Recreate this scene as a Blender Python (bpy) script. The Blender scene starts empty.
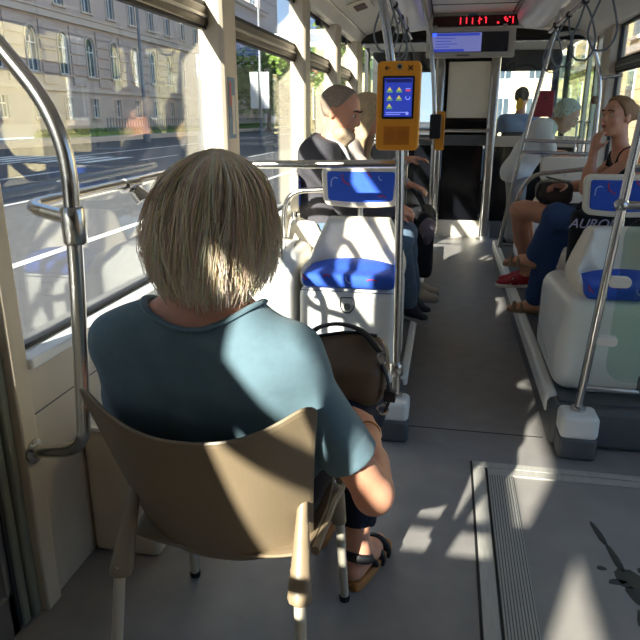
import bpy, math, random
import numpy as np
from mathutils import Vector, Matrix

random.seed(7); RNG = np.random.RandomState(7)
SC = bpy.context.scene
COL = SC.collection
R = math.radians

# ------------------------------------------------------------------ camera
cam_d = bpy.data.cameras.new('camera'); cam = bpy.data.objects.new('camera', cam_d); COL.objects.link(cam)
cam_d.sensor_width = 36; cam_d.lens = 36.0; cam_d.clip_start = 0.02; cam_d.clip_end = 2000
_r = Vector((.98177, .19009, 0)); _u = Vector((-.05747, .29683, .95320)); _f = Vector((-.18119, .93582, -.30234))
M4 = Matrix(((_r.x, _u.x, -_f.x, 0), (_r.y, _u.y, -_f.y, 0), (_r.z, _u.z, -_f.z, 1.40), (0, 0, 0, 1)))
cam.matrix_world = M4
SC.camera = cam

# ------------------------------------------------------------------ light
SUN_AZ, SUN_EL = R(20), R(24)          # light travels towards +y and a little +x
W = bpy.data.worlds.new('sky'); SC.world = W; W.use_nodes = True
_n = W.node_tree.nodes; _bg = _n['Background']
_tc = _n.new('ShaderNodeTexCoord'); _sx = _n.new('ShaderNodeSeparateXYZ'); _rp = _n.new('ShaderNodeValToRGB')      # clear sky: pale near the horizon, blue above
_e = _rp.color_ramp.elements; _e[0].position = 0.0; _e[0].color = (.50, .62, .76, 1); _e[1].position = 1.0; _e[1].color = (.22, .33, .54, 1)
for _p, _c in ((.10, (.33, .50, .78, 1)), (.35, (.27, .42, .68, 1))): _q = _e.new(_p); _q.color = _c
_lk = W.node_tree.links; _lk.new(_tc.outputs['Generated'], _sx.inputs[0]); _lk.new(_sx.outputs['Z'], _rp.inputs[0]); _lk.new(_rp.outputs[0], _bg.inputs[0]); _bg.inputs[1].default_value = 0.88
_sd = bpy.data.lights.new('sun', 'SUN'); _sd.energy = 11.0; _sd.angle = R(0.7); _sd.color = (1, .94, .84)
sun = bpy.data.objects.new('sun', _sd); COL.objects.link(sun); sun.location = (-10, -25, 15)
_ld = Vector((math.sin(SUN_AZ) * math.cos(SUN_EL), math.cos(SUN_AZ) * math.cos(SUN_EL), -math.sin(SUN_EL)))
sun.rotation_euler = _ld.to_track_quat('-Z', 'Y').to_euler()
SC.view_settings.view_transform = 'Standard'; SC.view_settings.look = 'None'
SC.view_settings.gamma = 1; SC.view_settings.use_curve_mapping = False
SC.view_settings.exposure = 1.28
try:
    SC.cycles.use_denoising = True
    SC.cycles.max_bounces = 10; SC.cycles.diffuse_bounces = 5; SC.cycles.transparent_max_bounces = 16
except Exception: pass

# ------------------------------------------------------------------ helpers: materials
def lin(c):
    return tuple(((x / 255) / 12.92 if x / 255 <= .04045 else ((x / 255 + .055) / 1.055) ** 2.4) for x in c)
MATS = {}
def mat(name, rgb, rough=.5, metal=0., var=0., scale=20., bump=0., bscale=None, emit=0., spec=.5, stretch=None, sheen=0., sss=0.):
    """Principled material; var mixes a darker/lighter tone by noise, bump adds fine relief."""
    if name in MATS: return MATS[name]
    m = bpy.data.materials.new(name); m.use_nodes = True; MATS[name] = m
    nt = m.node_tree; b = nt.nodes['Principled BSDF']; c = lin(rgb)
    b.inputs['Base Color'].default_value = (*c, 1); b.inputs['Roughness'].default_value = rough
    b.inputs['Metallic'].default_value = metal; b.inputs['Specular IOR Level'].default_value = spec
    if sheen: b.inputs['Sheen Weight'].default_value = sheen
    if sss:
        b.inputs['Subsurface Weight'].default_value = sss; b.inputs['Subsurface Radius'].default_value = (.02, .008, .004); b.inputs['Subsurface Scale'].default_value = .5
    if emit:
        b.inputs['Emission Color'].default_value = (*c, 1); b.inputs['Emission Strength'].default_value = emit
    if var or bump:
        tc = nt.nodes.new('ShaderNodeTexCoord'); mp = nt.nodes.new('ShaderNodeMapping')
        nt.links.new(tc.outputs['Object'], mp.inputs[0])
        if stretch: mp.inputs['Scale'].default_value = stretch
        n = nt.nodes.new('ShaderNodeTexNoise'); n.inputs['Scale'].default_value = scale; n.inputs['Detail'].default_value = 5
        nt.links.new(mp.outputs[0], n.inputs['Vector'])
        if var:
            rp = nt.nodes.new('ShaderNodeValToRGB'); rp.color_ramp.elements[0].position = .3; rp.color_ramp.elements[1].position = .7
            rp.color_ramp.elements[0].color = (*[max(0, x * (1 - var)) for x in c], 1)
            rp.color_ramp.elements[1].color = (*[min(1, x * (1 + var)) for x in c], 1)
            nt.links.new(n.outputs['Fac'], rp.inputs[0]); nt.links.new(rp.outputs[0], b.inputs['Base Color'])
        if bump:
            n2 = nt.nodes.new('ShaderNodeTexNoise'); n2.inputs['Scale'].default_value = bscale or scale; n2.inputs['Detail'].default_value = 4
            nt.links.new(mp.outputs[0], n2.inputs['Vector'])
            bp = nt.nodes.new('ShaderNodeBump'); bp.inputs['Strength'].default_value = bump; bp.inputs['Distance'].default_value = .01
            nt.links.new(n2.outputs['Fac'], bp.inputs['Height']); nt.links.new(bp.outputs[0], b.inputs['Normal'])
    return m
def glass(name, tint, refl=1.0, ior=1.5):
    """Thin architectural glass: tinted transparency plus a Fresnel reflection."""
    if name in MATS: return MATS[name]
    m = bpy.data.materials.new(name); m.use_nodes = True; MATS[name] = m; nt = m.node_tree; nt.nodes.clear()
    o = nt.nodes.new('ShaderNodeOutputMaterial'); mx = nt.nodes.new('ShaderNodeMixShader')
    t = nt.nodes.new('ShaderNodeBsdfTransparent'); t.inputs[0].default_value = (*tint, 1)
    g = nt.nodes.new('ShaderNodeBsdfGlossy'); g.inputs['Roughness'].default_value = 0.0; g.inputs[0].default_value = (refl, refl, refl, 1)
    f = nt.nodes.new('ShaderNodeFresnel'); ge = nt.nodes.new('ShaderNodeNewGeometry')
    e = nt.nodes.new('ShaderNodeMath'); e.operation = 'MULTIPLY_ADD'; e.inputs[1].default_value = -2; e.inputs[2].default_value = 1
    pw = nt.nodes.new('ShaderNodeMath'); pw.operation = 'POWER'; pw.inputs[0].default_value = ior      # same index from both faces
    nt.links.new(ge.outputs['Backfacing'], e.inputs[0]); nt.links.new(e.outputs[0], pw.inputs[1]); nt.links.new(pw.outputs[0], f.inputs[0])
    nt.links.new(f.outputs[0], mx.inputs[0]); nt.links.new(t.outputs[0], mx.inputs[1]); nt.links.new(g.outputs[0], mx.inputs[2])
    nt.links.new(mx.outputs[0], o.inputs[0]); return m
def attr_mat(name, rough=.5, spec=.3):
    """Colour from the mesh's own 'col' attribute (each strand or leaf has its own tone)."""
    m = bpy.data.materials.new(name); m.use_nodes = True; MATS[name] = m; nt = m.node_tree; b = nt.nodes['Principled BSDF']
    a = nt.nodes.new('ShaderNodeAttribute'); a.attribute_name = 'col'; nt.links.new(a.outputs['Color'], b.inputs['Base Color'])
    b.inputs['Roughness'].default_value = rough; b.inputs['Specular IOR Level'].default_value = spec; return m

# ------------------------------------------------------------------ helpers: objects and meshes
def tag(o, label=None, cat=None, group=None, kind=None):
    if label: o['label'] = label
    if cat: o['category'] = cat
    if group: o['group'] = group
    if kind: o['kind'] = kind
    return o
def empty(name, loc=(0, 0, 0), rz=0):
    o = bpy.data.objects.new(name, None); COL.objects.link(o); o.location = loc; o.rotation_euler = (0, 0, rz); o.empty_display_size = .1; return o
def thing(name, label, cat, loc=(0, 0, 0), rz=0, group=None): return tag(empty(name, loc, rz), label, cat, group)
def structure(name, label, cat='structure', loc=(0, 0, 0)): return tag(empty(name, loc), label, cat, kind='structure')
def setp(o, p): o.parent = p; o.matrix_parent_inverse = p.matrix_basis.inverted()
def frame_from(d):
    d = np.asarray(d, float); d = d / np.linalg.norm(d)
    a = np.array([0, 0, 1.]) if abs(d[2]) < .9 else np.array([1., 0, 0])
    u = np.cross(a, d); u /= np.linalg.norm(u); return u, np.cross(d, u)
def fillet(pts, rad, n=6):
    """Round the corners of a polyline."""
    P = [np.asarray(p, float) for p in pts]; out = [P[0]]
    for i in range(1, len(P) - 1):
        a, b, c = P[i - 1], P[i], P[i + 1]; r = rad if not isinstance(rad, (list, tuple)) else rad[i - 1]
        l1 = np.linalg.norm(a - b); l2 = np.linalg.norm(c - b); r_ = min(r, l1 * .49, l2 * .49)
        s = b + (a - b) / l1 * r_; e = b + (c - b) / l2 * r_
        for k in range(n + 1):
            t = k / n; out.append((1 - t) ** 2 * s + 2 * t * (1 - t) * b + t * t * e)
    out.append(P[-1]); return out
def spline(pts, n=8):
    """Catmull-Rom through the points."""
    P = [np.asarray(p, float) for p in pts]; P = [2 * P[0] - P[1]] + P + [2 * P[-1] - P[-2]]; out = []
    for i in range(1, len(P) - 2):
        p0, p1, p2, p3 = P[i - 1:i + 3]
        for k in range(n):
            t = k / n
            out.append(.5 * (2 * p1 + (p2 - p0) * t + (2 * p0 - 5 * p1 + 4 * p2 - p3) * t * t + (3 * p1 - p0 - 3 * p2 + p3) * t ** 3))
    out.append(P[-2]); return out
class MB:
    """Collects shapes of ONE object."""
    def __init__(s): s.v = []; s.f = []
    def add(s, v, f):
        k = len(s.v); s.v += [tuple(map(float, p)) for p in v]; s.f += [tuple(int(i) + k for i in q) for q in f]; return s
    def box(s, lo, hi, rot=None, about=None):
        x0, y0, z0 = lo; x1, y1, z1 = hi
        v = [(x0, y0, z0), (x1, y0, z0), (x1, y1, z0), (x0, y1, z0), (x0, y0, z1), (x1, y0, z1), (x1, y1, z1), (x0, y1, z1)]
        if rot is not None:
            c = Vector(about if about is not None else ((x0 + x1) / 2, (y0 + y1) / 2, (z0 + z1) / 2)); v = [tuple(rot @ (Vector(p) - c) + c) for p in v]
        return s.add(v, [(0, 3, 2, 1), (4, 5, 6, 7), (0, 1, 5, 4), (1, 2, 6, 5), (2, 3, 7, 6), (3, 0, 4, 7)])
    def tube(s, path, r, n=12, cap=True, closed=False, flat=None):
        """Tube along a path; r may be a list; flat = (axis, factor) squashes the section."""
        P = [np.asarray(p, float) for p in path]; N = len(P); V = []; prev = None
        for i in range(N):
            if closed: d = P[(i + 1) % N] - P[i - 1]
            else: d = P[min(i + 1, N - 1)] - P[max(i - 1, 0)]
            d = d / (np.linalg.norm(d) + 1e-12)
            if prev is None: u, w = frame_from(d)
            else:
                u = prev - d * np.dot(prev, d); u /= np.linalg.norm(u) + 1e-12; w = np.cross(d, u)
            prev = u; rr = r[i] if isinstance(r, (list, tuple, np.ndarray)) else r
            for k in range(n):
                a = 2 * math.pi * k / n; o = rr * (math.cos(a) * u + math.sin(a) * w)
                if flat is not None:
                    ax = np.asarray(flat[0], float); o = o + ax * (np.dot(o, ax) * (flat[1] - 1))
                V.append(P[i] + o)
        F = []
        for i in range(N if closed else N - 1):
            j = (i + 1) % N
            for k in range(n): F.append((i * n + k, i * n + (k + 1) % n, j * n + (k + 1) % n, j * n + k))
        if cap and not closed:
            F.append(tuple(range(n - 1, -1, -1))); F.append(tuple((N - 1) * n + k for k in range(n)))
        return s.add(V, F)
    def prism(s, poly, axis, a, b):
        """Extrude a 2D polygon along axis (0,1,2); poly gives the other two coordinates in order."""
        n = len(poly)
        def mk(p, t): q = list(p); q.insert(axis, t); return tuple(q)
        v = [mk(p, a) for p in poly] + [mk(p, b) for p in poly]
        f = [tuple(range(n)), tuple(range(2 * n - 1, n - 1, -1))] + [(i, i + n, (i + 1) % n + n, (i + 1) % n) for i in range(n)]
        return s.add(v, f)
    def lathe(s, prof, c=(0, 0, 0), n=16, axis=2):
        V = []; m = len(prof)
        for (r, z) in prof:
            for k in range(n):
                a = 2 * math.pi * k / n; p = [r * math.cos(a), r * math.sin(a), z]
                if axis == 0: p = [p[2], p[0], p[1]]
                if axis == 1: p = [p[1], p[2], p[0]]
                V.append((p[0] + c[0], p[1] + c[1], p[2] + c[2]))
        F = [(i * n + k, i * n + (k + 1) % n, (i + 1) * n + (k + 1) % n, (i + 1) * n + k) for i in range(m - 1) for k in range(n)]
        F.append(tuple(range(n - 1, -1, -1))); F.append(tuple((m - 1) * n + k for k in range(n)))
        return s.add(V, F)
    def ell(s, c, rad, n=16, m=10, rot=None):
        V = []; F = []
        for i in range(m + 1):
            t = math.pi * i / m
            for k in range(n):
                a = 2 * math.pi * k / n; p = Vector((rad[0] * math.sin(t) * math.cos(a), rad[1] * math.sin(t) * math.sin(a), rad[2] * math.cos(t)))
                if rot is not None: p = rot @ p
                V.append((p.x + c[0], p.y + c[1], p.z + c[2]))
        for i in range(m):
            for k in range(n): F.append((i * n + k, (i + 1) * n + k, (i + 1) * n + (k + 1) % n, i * n + (k + 1) % n))
        return s.add(V, F)
    def grid(s, fn, nu, nv):
        """fn(u,v) -> point, u,v in 0..1"""
        V = [fn(i / (nu - 1), j / (nv - 1)) for j in range(nv) for i in range(nu)]
        F = [(j * nu + i, j * nu + i + 1, (j + 1) * nu + i + 1, (j + 1) * nu + i) for j in range(nv - 1) for i in range(nu - 1)]
        return s.add(V, F)
    def mesh(s, name, angle=40):
        me = bpy.data.meshes.new(name); me.from_pydata(s.v, [], s.f); me.update()
        import bmesh
        bm = bmesh.new(); bm.from_mesh(me); bmesh.ops.recalc_face_normals(bm, faces=bm.faces); bm.to_mesh(me); bm.free()
        if angle:
            me.polygons.foreach_set('use_smooth', [True] * len(me.polygons)); me.set_sharp_from_angle(angle=R(angle))
        return me
    def build(s, name, material, parent=None, bevel=0, seg=2, angle=40, solid=0, sub=0, offset=-1):
        me = s.mesh(name, angle); me.materials.append(material)
        o = bpy.data.objects.new(name, me); COL.objects.link(o)
        if parent: setp(o, parent)
        if solid:
            md = o.modifiers.new('s', 'SOLIDIFY'); md.thickness = solid; md.offset = offset
        if sub:
            md = o.modifiers.new('u', 'SUBSURF'); md.levels = md.render_levels = sub
        if bevel:
            md = o.modifiers.new('b', 'BEVEL'); md.width = bevel; md.segments = seg; md.limit_method = 'ANGLE'; md.angle_limit = R(35)
        return o
def box(name, lo, hi, material, parent=None, bevel=0, seg=2): return MB().box(lo, hi).build(name, material, parent, bevel, seg)
def tube(name, path, r, material, parent=None, n=12, **k): return MB().tube(path, r, n, **k).build(name, material, parent)
def copy_tree(o, parent=None):
    c = o.copy(); COL.objects.link(c)
    if parent: c.parent = parent
    for ch in list(o.children): copy_tree(ch, c)
    return c
def text(name, body, size, loc, rot, material, parent=None, depth=.0006, align='CENTER', shear=0):
    cu = bpy.data.curves.new(name, 'FONT'); cu.body = body; cu.size = size; cu.extrude = depth; cu.align_x = align; cu.align_y = 'CENTER'; cu.shear = shear
    t = bpy.data.objects.new(name, cu); me = bpy.data.meshes.new_from_object(t); bpy.data.objects.remove(t)
    me.materials.append(material); o = bpy.data.objects.new(name, me); COL.objects.link(o); o.location = loc; o.rotation_euler = rot
    if parent: setp(o, parent)
    return o

# ------------------------------------------------------------------ helpers: smooth solid modelling (bodies, cloth, moulded plastic)
class Field:
    def __init__(s, lo, hi, h):
        s.lo = np.array(lo, float); s.h = h; s.n = np.ceil((np.array(hi, float) - s.lo) / h).astype(int) + 1
        s.f = np.full(s.n, 1.0, np.float32)
    def _sl(s, lo, hi):
        a = np.clip(np.floor((np.array(lo) - s.lo) / s.h).astype(int), 0, s.n); b = np.clip(np.ceil((np.array(hi) - s.lo) / s.h).astype(int) + 1, 0, s.n)
        if (b <= a).any(): return None, None
        g = [(s.lo[i] + s.h * np.arange(a[i], b[i])).astype(np.float32) for i in range(3)]
        return tuple(slice(a[i], b[i]) for i in range(3)), (g[0][:, None, None], g[1][None, :, None], g[2][None, None, :])
    def _put(s, sl, d, k, op):
        a = s.f[sl]
        if op == 'sub': d = -d; a, d = -a, -d
        if k > 0:
            hh = np.clip(.5 + .5 * (d - a) / k, 0, 1); r = d * (1 - hh) + a * hh - k * hh * (1 - hh)
        else: r = np.minimum(a, d)
        s.f[sl] = -r if op == 'sub' else r
    def cap(s, a, b, ra, rb=None, k=.02, op='add', sq=None):
        """Tapered capsule; sq=(axis,factor): thickness along axis times factor."""
        a = np.array(a, float); b = np.array(b, float); rb = ra if rb is None else rb; m = max(ra, rb) + k + 2 * s.h
        sl, g = s._sl(np.minimum(a, b) - m, np.maximum(a, b) + m)
        if sl is None: return s
        ba = b - a; L = max(float(ba @ ba), 1e-9); p = [g[i] - a[i] for i in range(3)]
        t = np.clip((p[0] * ba[0] + p[1] * ba[1] + p[2] * ba[2]) / L, 0, 1)
        q = [p[i] - t * ba[i] for i in range(3)]
        if sq:
            ax = np.array(sq[0], float); ax /= np.linalg.norm(ax); dd = (q[0] * ax[0] + q[1] * ax[1] + q[2] * ax[2]) * (1 / sq[1] - 1)
            q = [q[i] + dd * ax[i] for i in range(3)]
        d = np.sqrt(q[0] ** 2 + q[1] ** 2 + q[2] ** 2) - (ra + (rb - ra) * t)
        if sq and sq[1] < 1: d = d * max(sq[1], .5)
        s._put(sl, d, k, op); return s
    def ell(s, c, rad, rot=None, k=.02, op='add'):
        c = np.array(c, float); rad = np.array(rad, float); m = rad.max() + k + 2 * s.h; sl, g = s._sl(c - m, c + m)
        if sl is None: return s
        p = [g[i] - c[i] for i in range(3)]
        if rot is not None: p = [p[0] * rot[0][j] + p[1] * rot[1][j] + p[2] * rot[2][j] for j in range(3)]   # rot: columns = local axes
        k0 = np.sqrt((p[0] / rad[0]) ** 2 + (p[1] / rad[1]) ** 2 + (p[2] / rad[2]) ** 2)
        k1 = np.sqrt((p[0] / rad[0] ** 2) ** 2 + (p[1] / rad[1] ** 2) ** 2 + (p[2] / rad[2] ** 2) ** 2) + 1e-6
        s._put(sl, k0 * (k0 - 1) / k1, k, op); return s
    def rbox(s, lo, hi, r, rot=None, k=.0, op='add'):
        lo = np.array(lo, float); hi = np.array(hi, float); c = (lo + hi) / 2; e = (hi - lo) / 2 - r; m = np.linalg.norm(hi - lo) / 2 + k + 2 * s.h
        sl, g = s._sl(c - m, c + m)
        if sl is None: return s
        p = [g[i] - c[i] for i in range(3)]
        if rot is not None: p = [p[0] * rot[0][j] + p[1] * rot[1][j] + p[2] * rot[2][j] for j in range(3)]
        q = [np.abs(p[i]) - e[i] for i in range(3)]
        d = np.sqrt(np.maximum(q[0], 0) ** 2 + np.maximum(q[1], 0) ** 2 + np.maximum(q[2], 0) ** 2) + np.minimum(np.maximum(np.maximum(q[0], q[1]), q[2]), 0) - r
        s._put(sl, d, k, op); return s
    def cut(s, pt, nrm, k=0., lo=None, hi=None):
        """Remove what lies on the side the normal points to (inside lo..hi)."""
        nrm = np.array(nrm, float); nrm /= np.linalg.norm(nrm)
        sl, g = s._sl(lo if lo is not None else s.lo, hi if hi is not None else s.lo + s.h * s.n)
        if sl is None: return s
        d = (g[0] - pt[0]) * nrm[0] + (g[1] - pt[1]) * nrm[1] + (g[2] - pt[2]) * nrm[2]
        s.f[sl] = np.maximum(s.f[sl], d); return s
    def noise(s, amp, freq, seed=0):
        """Soft folds: a few sine waves pushed into the field."""
        r = np.random.RandomState(seed); sl, g = s._sl(s.lo, s.lo + s.h * s.n)
        d = 0
        for i in range(5):
            v = r.randn(3); v = v / np.linalg.norm(v) * freq * (0.6 + r.rand()); d = d + np.sin(g[0] * v[0] + g[1] * v[1] + g[2] * v[2] + r.rand() * 6.28)
        near = np.abs(s.f) < .1
        s.f = np.where(near, s.f + amp * d.astype(np.float32) / 2.2, s.f); return s
    def mesh(s, name, smooth=2):
        f = s.f; n = f.shape; F = f.copy()
        F[0] = F[-1] = 1; F[:, 0] = F[:, -1] = 1; F[:, :, 0] = F[:, :, -1] = 1
        ins = F < 0; cnt = np.zeros((n[0] - 1, n[1] - 1, n[2] - 1), np.int8)
        offs = [(i, j, k) for i in (0, 1) for j in (0, 1) for k in (0, 1)]
        for o in offs: cnt += ins[o[0]:n[0] - 1 + o[0], o[1]:n[1] - 1 + o[1], o[2]:n[2] - 1 + o[2]]
        idx = np.argwhere((cnt > 0) & (cnt < 8)); N = len(idx); ID = np.full(cnt.shape, -1, np.int64); ID[idx[:, 0], idx[:, 1], idx[:, 2]] = np.arange(N)
        vals = np.stack([F[idx[:, 0] + o[0], idx[:, 1] + o[1], idx[:, 2] + o[2]] for o in offs], 1)
        acc = np.zeros((N, 3)); c = np.zeros(N)
        for a in range(8):
            for b in range(a + 1, 8):
                if sum(abs(offs[a][i] - offs[b][i]) for i in range(3)) != 1: continue
                va, vb = vals[:, a], vals[:, b]; mk = (va < 0) != (vb < 0); t = np.where(mk, va / np.where(mk, va - vb, 1), 0)
                p = np.array(offs[a])[None] + t[:, None] * (np.array(offs[b]) - np.array(offs[a]))[None]; acc += np.where(mk[:, None], p, 0); c += mk
        V = (idx + acc / c[:, None]) * s.h + s.lo
        Q = []
        for ax in range(3):
            u, w = (ax + 1) % 3, (ax + 2) % 3; sa = [slice(None)] * 3; sb = [slice(None)] * 3; sa[ax] = slice(0, n[ax] - 1); sb[ax] = slice(1, n[ax])
            A = ins[tuple(sa)]; B = ins[tuple(sb)]; e = np.argwhere(A != B); e = e[(e[:, u] > 0) & (e[:, w] > 0) & (e[:, u] < n[u] - 1) & (e[:, w] < n[w] - 1)]
            if not len(e): continue
            fl = A[e[:, 0], e[:, 1], e[:, 2]]; q = []
            for du, dw in ((0, 0), (-1, 0), (-1, -1), (0, -1)):
                t = e.copy(); t[:, u] += du; t[:, w] += dw; q.append(ID[t[:, 0], t[:, 1], t[:, 2]])
            q = np.stack(q, 1); q[~fl] = q[~fl][:, ::-1]; Q.append(q)
        Q = np.concatenate(Q)
        if smooth:
            E = np.concatenate([Q[:, [0, 1]], Q[:, [1, 2]], Q[:, [2, 3]], Q[:, [3, 0]]])
            for it in range(smooth):
                S = np.zeros_like(V); C_ = np.zeros(N)
                for a, b in ((0, 1), (1, 0)):
                    for i in range(3): S[:, i] += np.bincount(E[:, a], V[E[:, b], i], N)
                    C_ += np.bincount(E[:, a], minlength=N)
                V = V + .5 * (S / np.maximum(C_, 1)[:, None] - V)
        me = bpy.data.meshes.new(name); me.vertices.add(N); me.vertices.foreach_set('co', V.astype(np.float32).ravel())
        me.loops.add(len(Q) * 4); me.loops.foreach_set('vertex_index', Q.ravel().astype(np.int32))
        me.polygons.add(len(Q)); me.polygons.foreach_set('loop_start', np.arange(0, len(Q) * 4, 4, dtype=np.int32))
        me.update(calc_edges=True); me.validate(); me.polygons.foreach_set('use_smooth', [True] * len(me.polygons)); return me
    def build(s, name, material, parent=None, smooth=2):
        me = s.mesh(name, smooth); me.materials.append(material); o = bpy.data.objects.new(name, me); COL.objects.link(o)
        if parent: setp(o, parent)
        return o
# ------------------------------------------------------------------ materials
BEIGE = mat('beige_panel', (196, 184, 164), .45, var=.04, scale=6)
CREAM = mat('cream_plastic', (232, 224, 206), .38, var=.03, scale=8)
WHITEP = mat('white_plastic', (230, 229, 222), .35, var=.03, scale=5)
CEILM = mat('ceiling_panel', (236, 231, 221), .5, var=.03, scale=3)
LILAC = mat('light_diffuser', (222, 217, 228), .25, spec=.5)
GREYP = mat('grey_plinth', (86, 88, 90), .55, var=.08, scale=14, bump=.05, bscale=120)
STEEL = mat('brushed_steel', (200, 198, 194), .22, 1, bump=.02, bscale=200)
ALU = mat('aluminium', (176, 174, 170), .38, 1)
DALU = mat('bronze_aluminium', (112, 106, 98), .4, .8)
RUBBER = mat('black_rubber', (28, 28, 28), .6)
GREENR = mat('grey_green_rubber', (120, 122, 106), .55)
BLACK = mat('black_plastic', (22, 23, 26), .4)
DGLASS = glass('dark_glass', (.05, .06, .08), 1.0)
GLASS = glass('window_glass', (.93, .95, .94), 1.0, 1.5)
GREENG = glass('green_screen_glass', (.84, .92, .87), 1.0, 1.5)
BLUEF = mat('blue_seat_fabric', (44, 88, 196), .8, var=.12, scale=160, bump=.15, bscale=400)
REDM = mat('red_print', (206, 62, 58), .8); LBLUE = mat('pale_print', (168, 186, 232), .8)
ORANGE = mat('orange_housing', (244, 160, 40), .45)
SKIN = mat('skin', (214, 154, 124), .5, var=.06, scale=30, sss=.15)
SKIN2 = mat('skin_tan', (216, 160, 130), .5, var=.06, scale=30, sss=.15)
FLOORM = mat('floor_linoleum', (142, 138, 135), .42, var=.10, scale=9, bump=.04, bscale=180)
def speckle_floor():
    m = FLOORM; nt = m.node_tree; b = nt.nodes['Principled BSDF']; tc = nt.nodes.new('ShaderNodeTexCoord')
    v = nt.nodes.new('ShaderNodeTexVoronoi'); v.inputs['Scale'].default_value = 130; nt.links.new(tc.outputs['Object'], v.inputs['Vector'])
    rp = nt.nodes.new('ShaderNodeValToRGB'); rp.color_ramp.elements[0].position = .06; rp.color_ramp.elements[1].position = .12
    rp.color_ramp.elements[0].color = (.5, .5, .5, 1); rp.color_ramp.elements[1].color = (0, 0, 0, 1); nt.links.new(v.outputs['Distance'], rp.inputs[0])
    old = b.inputs['Base Color'].links[0].from_socket; mx = nt.nodes.new('ShaderNodeMix'); mx.data_type = 'RGBA'; mx.blend_type = 'ADD'
    n = nt.nodes.new('ShaderNodeTexNoise'); n.inputs['Scale'].default_value = 2.2; nt.links.new(tc.outputs['Object'], n.inputs['Vector'])
    mt = nt.nodes.new('ShaderNodeMath'); mt.operation = 'MULTIPLY'; mt.inputs[1].default_value = .55; nt.links.new(n.outputs['Fac'], mt.inputs[0])
    nt.links.new(mt.outputs[0], mx.inputs['Factor']); nt.links.new(old, mx.inputs[6]); nt.links.new(rp.outputs[0], mx.inputs[7])
    nt.links.new(mx.outputs[2], b.inputs['Base Color'])
speckle_floor()
PLATE = mat('threshold_plate', (176, 172, 164), .5, .0, var=.08, scale=12, stretch=(8, 1, 1))
WELL = mat('door_area_floor', (148, 143, 138), .6, var=.10, scale=5, bump=.05, bscale=160)
WET = mat('dried_spill', (66, 61, 56), .45)
ASPH = mat('asphalt', (74, 73, 73), .85, var=.10, scale=3, bump=.2, bscale=60)
LINEM = mat('road_paint', (216, 212, 204), .7, var=.05, scale=4)
PAVE = mat('pavement', (168, 160, 150), .8, var=.06, scale=2)
GRASS = mat('grass_lawn', (92, 122, 52), .9, var=.25, scale=4, bump=.5, bscale=30)
STONE = mat('grey_brown_stucco', (186, 170, 160), .85, var=.06, scale=.6)
STONE2 = mat('pale_stone_band', (194, 180, 166), .85, var=.05, scale=.8)
CREAMB = mat('cream_stucco', (226, 208, 160), .85, var=.04, scale=.7)
WINW = mat('window_white', (214, 216, 214), .5); WING = mat('far_window_pane', (60, 74, 86), .12, spec=.8)
ROOFM = mat('roof_tile', (142, 84, 62), .8)
TRUNK = mat('bark', (92, 74, 56), .9, var=.2, scale=6)
LEAF = attr_mat('leaves', .6, .3)

# ------------------------------------------------------------------ the tram body
YB, YF = -3.4, 8.0
fl = structure('floor', 'grey speckled linoleum tram floor along the aisle', 'floor')
box('floor_sheet', (-1.17, 2.5, -.06), (1.5, 10.0, 0), FLOORM, fl)
MB().prism([(-1.17, YB), (.17, YB), (.17, 2.5), (-1.17, 2.5)], 2, -.06, 0).build('floor_sheet', FLOORM, fl)
box('floor_sheet', (.17, YB, -.06), (1.5, 2.5, -.004), WELL, fl)
box('floor_seam', (-.11, 2.775, 0), (.5, 2.782, .0012), RUBBER, fl)
# metal strips round the door area
box('threshold_strip', (.168, -1.0, -.004), (.176, 2.5, .002), RUBBER, fl)
box('threshold_strip', (.178, -1.0, -.004), (.226, 2.455, .003), PLATE, fl)
box('threshold_strip', (.230, -1.0, -.004), (.236, 2.455, .0015), RUBBER, fl)
box('threshold_strip', (.238, -1.0, -.004), (.335, 2.45, .003), PLATE, fl)
box('threshold_strip', (.178, 2.46, -.004), (1.45, 2.50, .003), PLATE, fl)
box('threshold_strip', (.238, 2.41, -.004), (1.45, 2.455, .0025), PLATE, fl)
for i in range(10):
    box('groove', (.243 + i * .0095, -1.0, .003), (.246 + i * .0095, 2.40, .0036), GREYP, fl)
# dried spill on the door area: a few flat blots
def blot(pts, parent):
    for (x, y, rx, ry, a) in pts:
        o = MB().lathe([(1, 0), (.95, .0006)], n=14); o.v = [(x + rx * p[0] * (1 + .15 * math.sin(5 * i)) * math.cos(a) - ry * p[1] * math.sin(a), y + rx * p[0] * math.sin(a) + ry * p[1] * (1 + .12 * math.cos(3 * i)) * math.cos(a), -.004 + p[2]) for i, p in enumerate(o.v)]
        o.build('spill', WET, parent)
blot([(.60, 2.08, .012, .07, .2), (.625, 1.95, .013, .075, .15), (.645, 1.85, .045, .05, .3), (.655, 1.77, .03, .05, .5), (.66, 1.67, .04, .05, 0), (.665, 1.55, .022, .09, .05), (.665, 1.40, .02, .10, 0),
      (.57, 1.89, .016, .012, 0), (.605, 1.83, .03, .014, .2), (.735, 1.72, .03, .012, -.5), (.56, 1.52, .03, .03, .2), (.71, 1.66, .016, .012, 0), (.77, 1.6, .02, .012, -.4), (.82, 1.85, .016, .012, 0), (.70, 1.9, .02, .016, .2)], fl)

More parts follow.
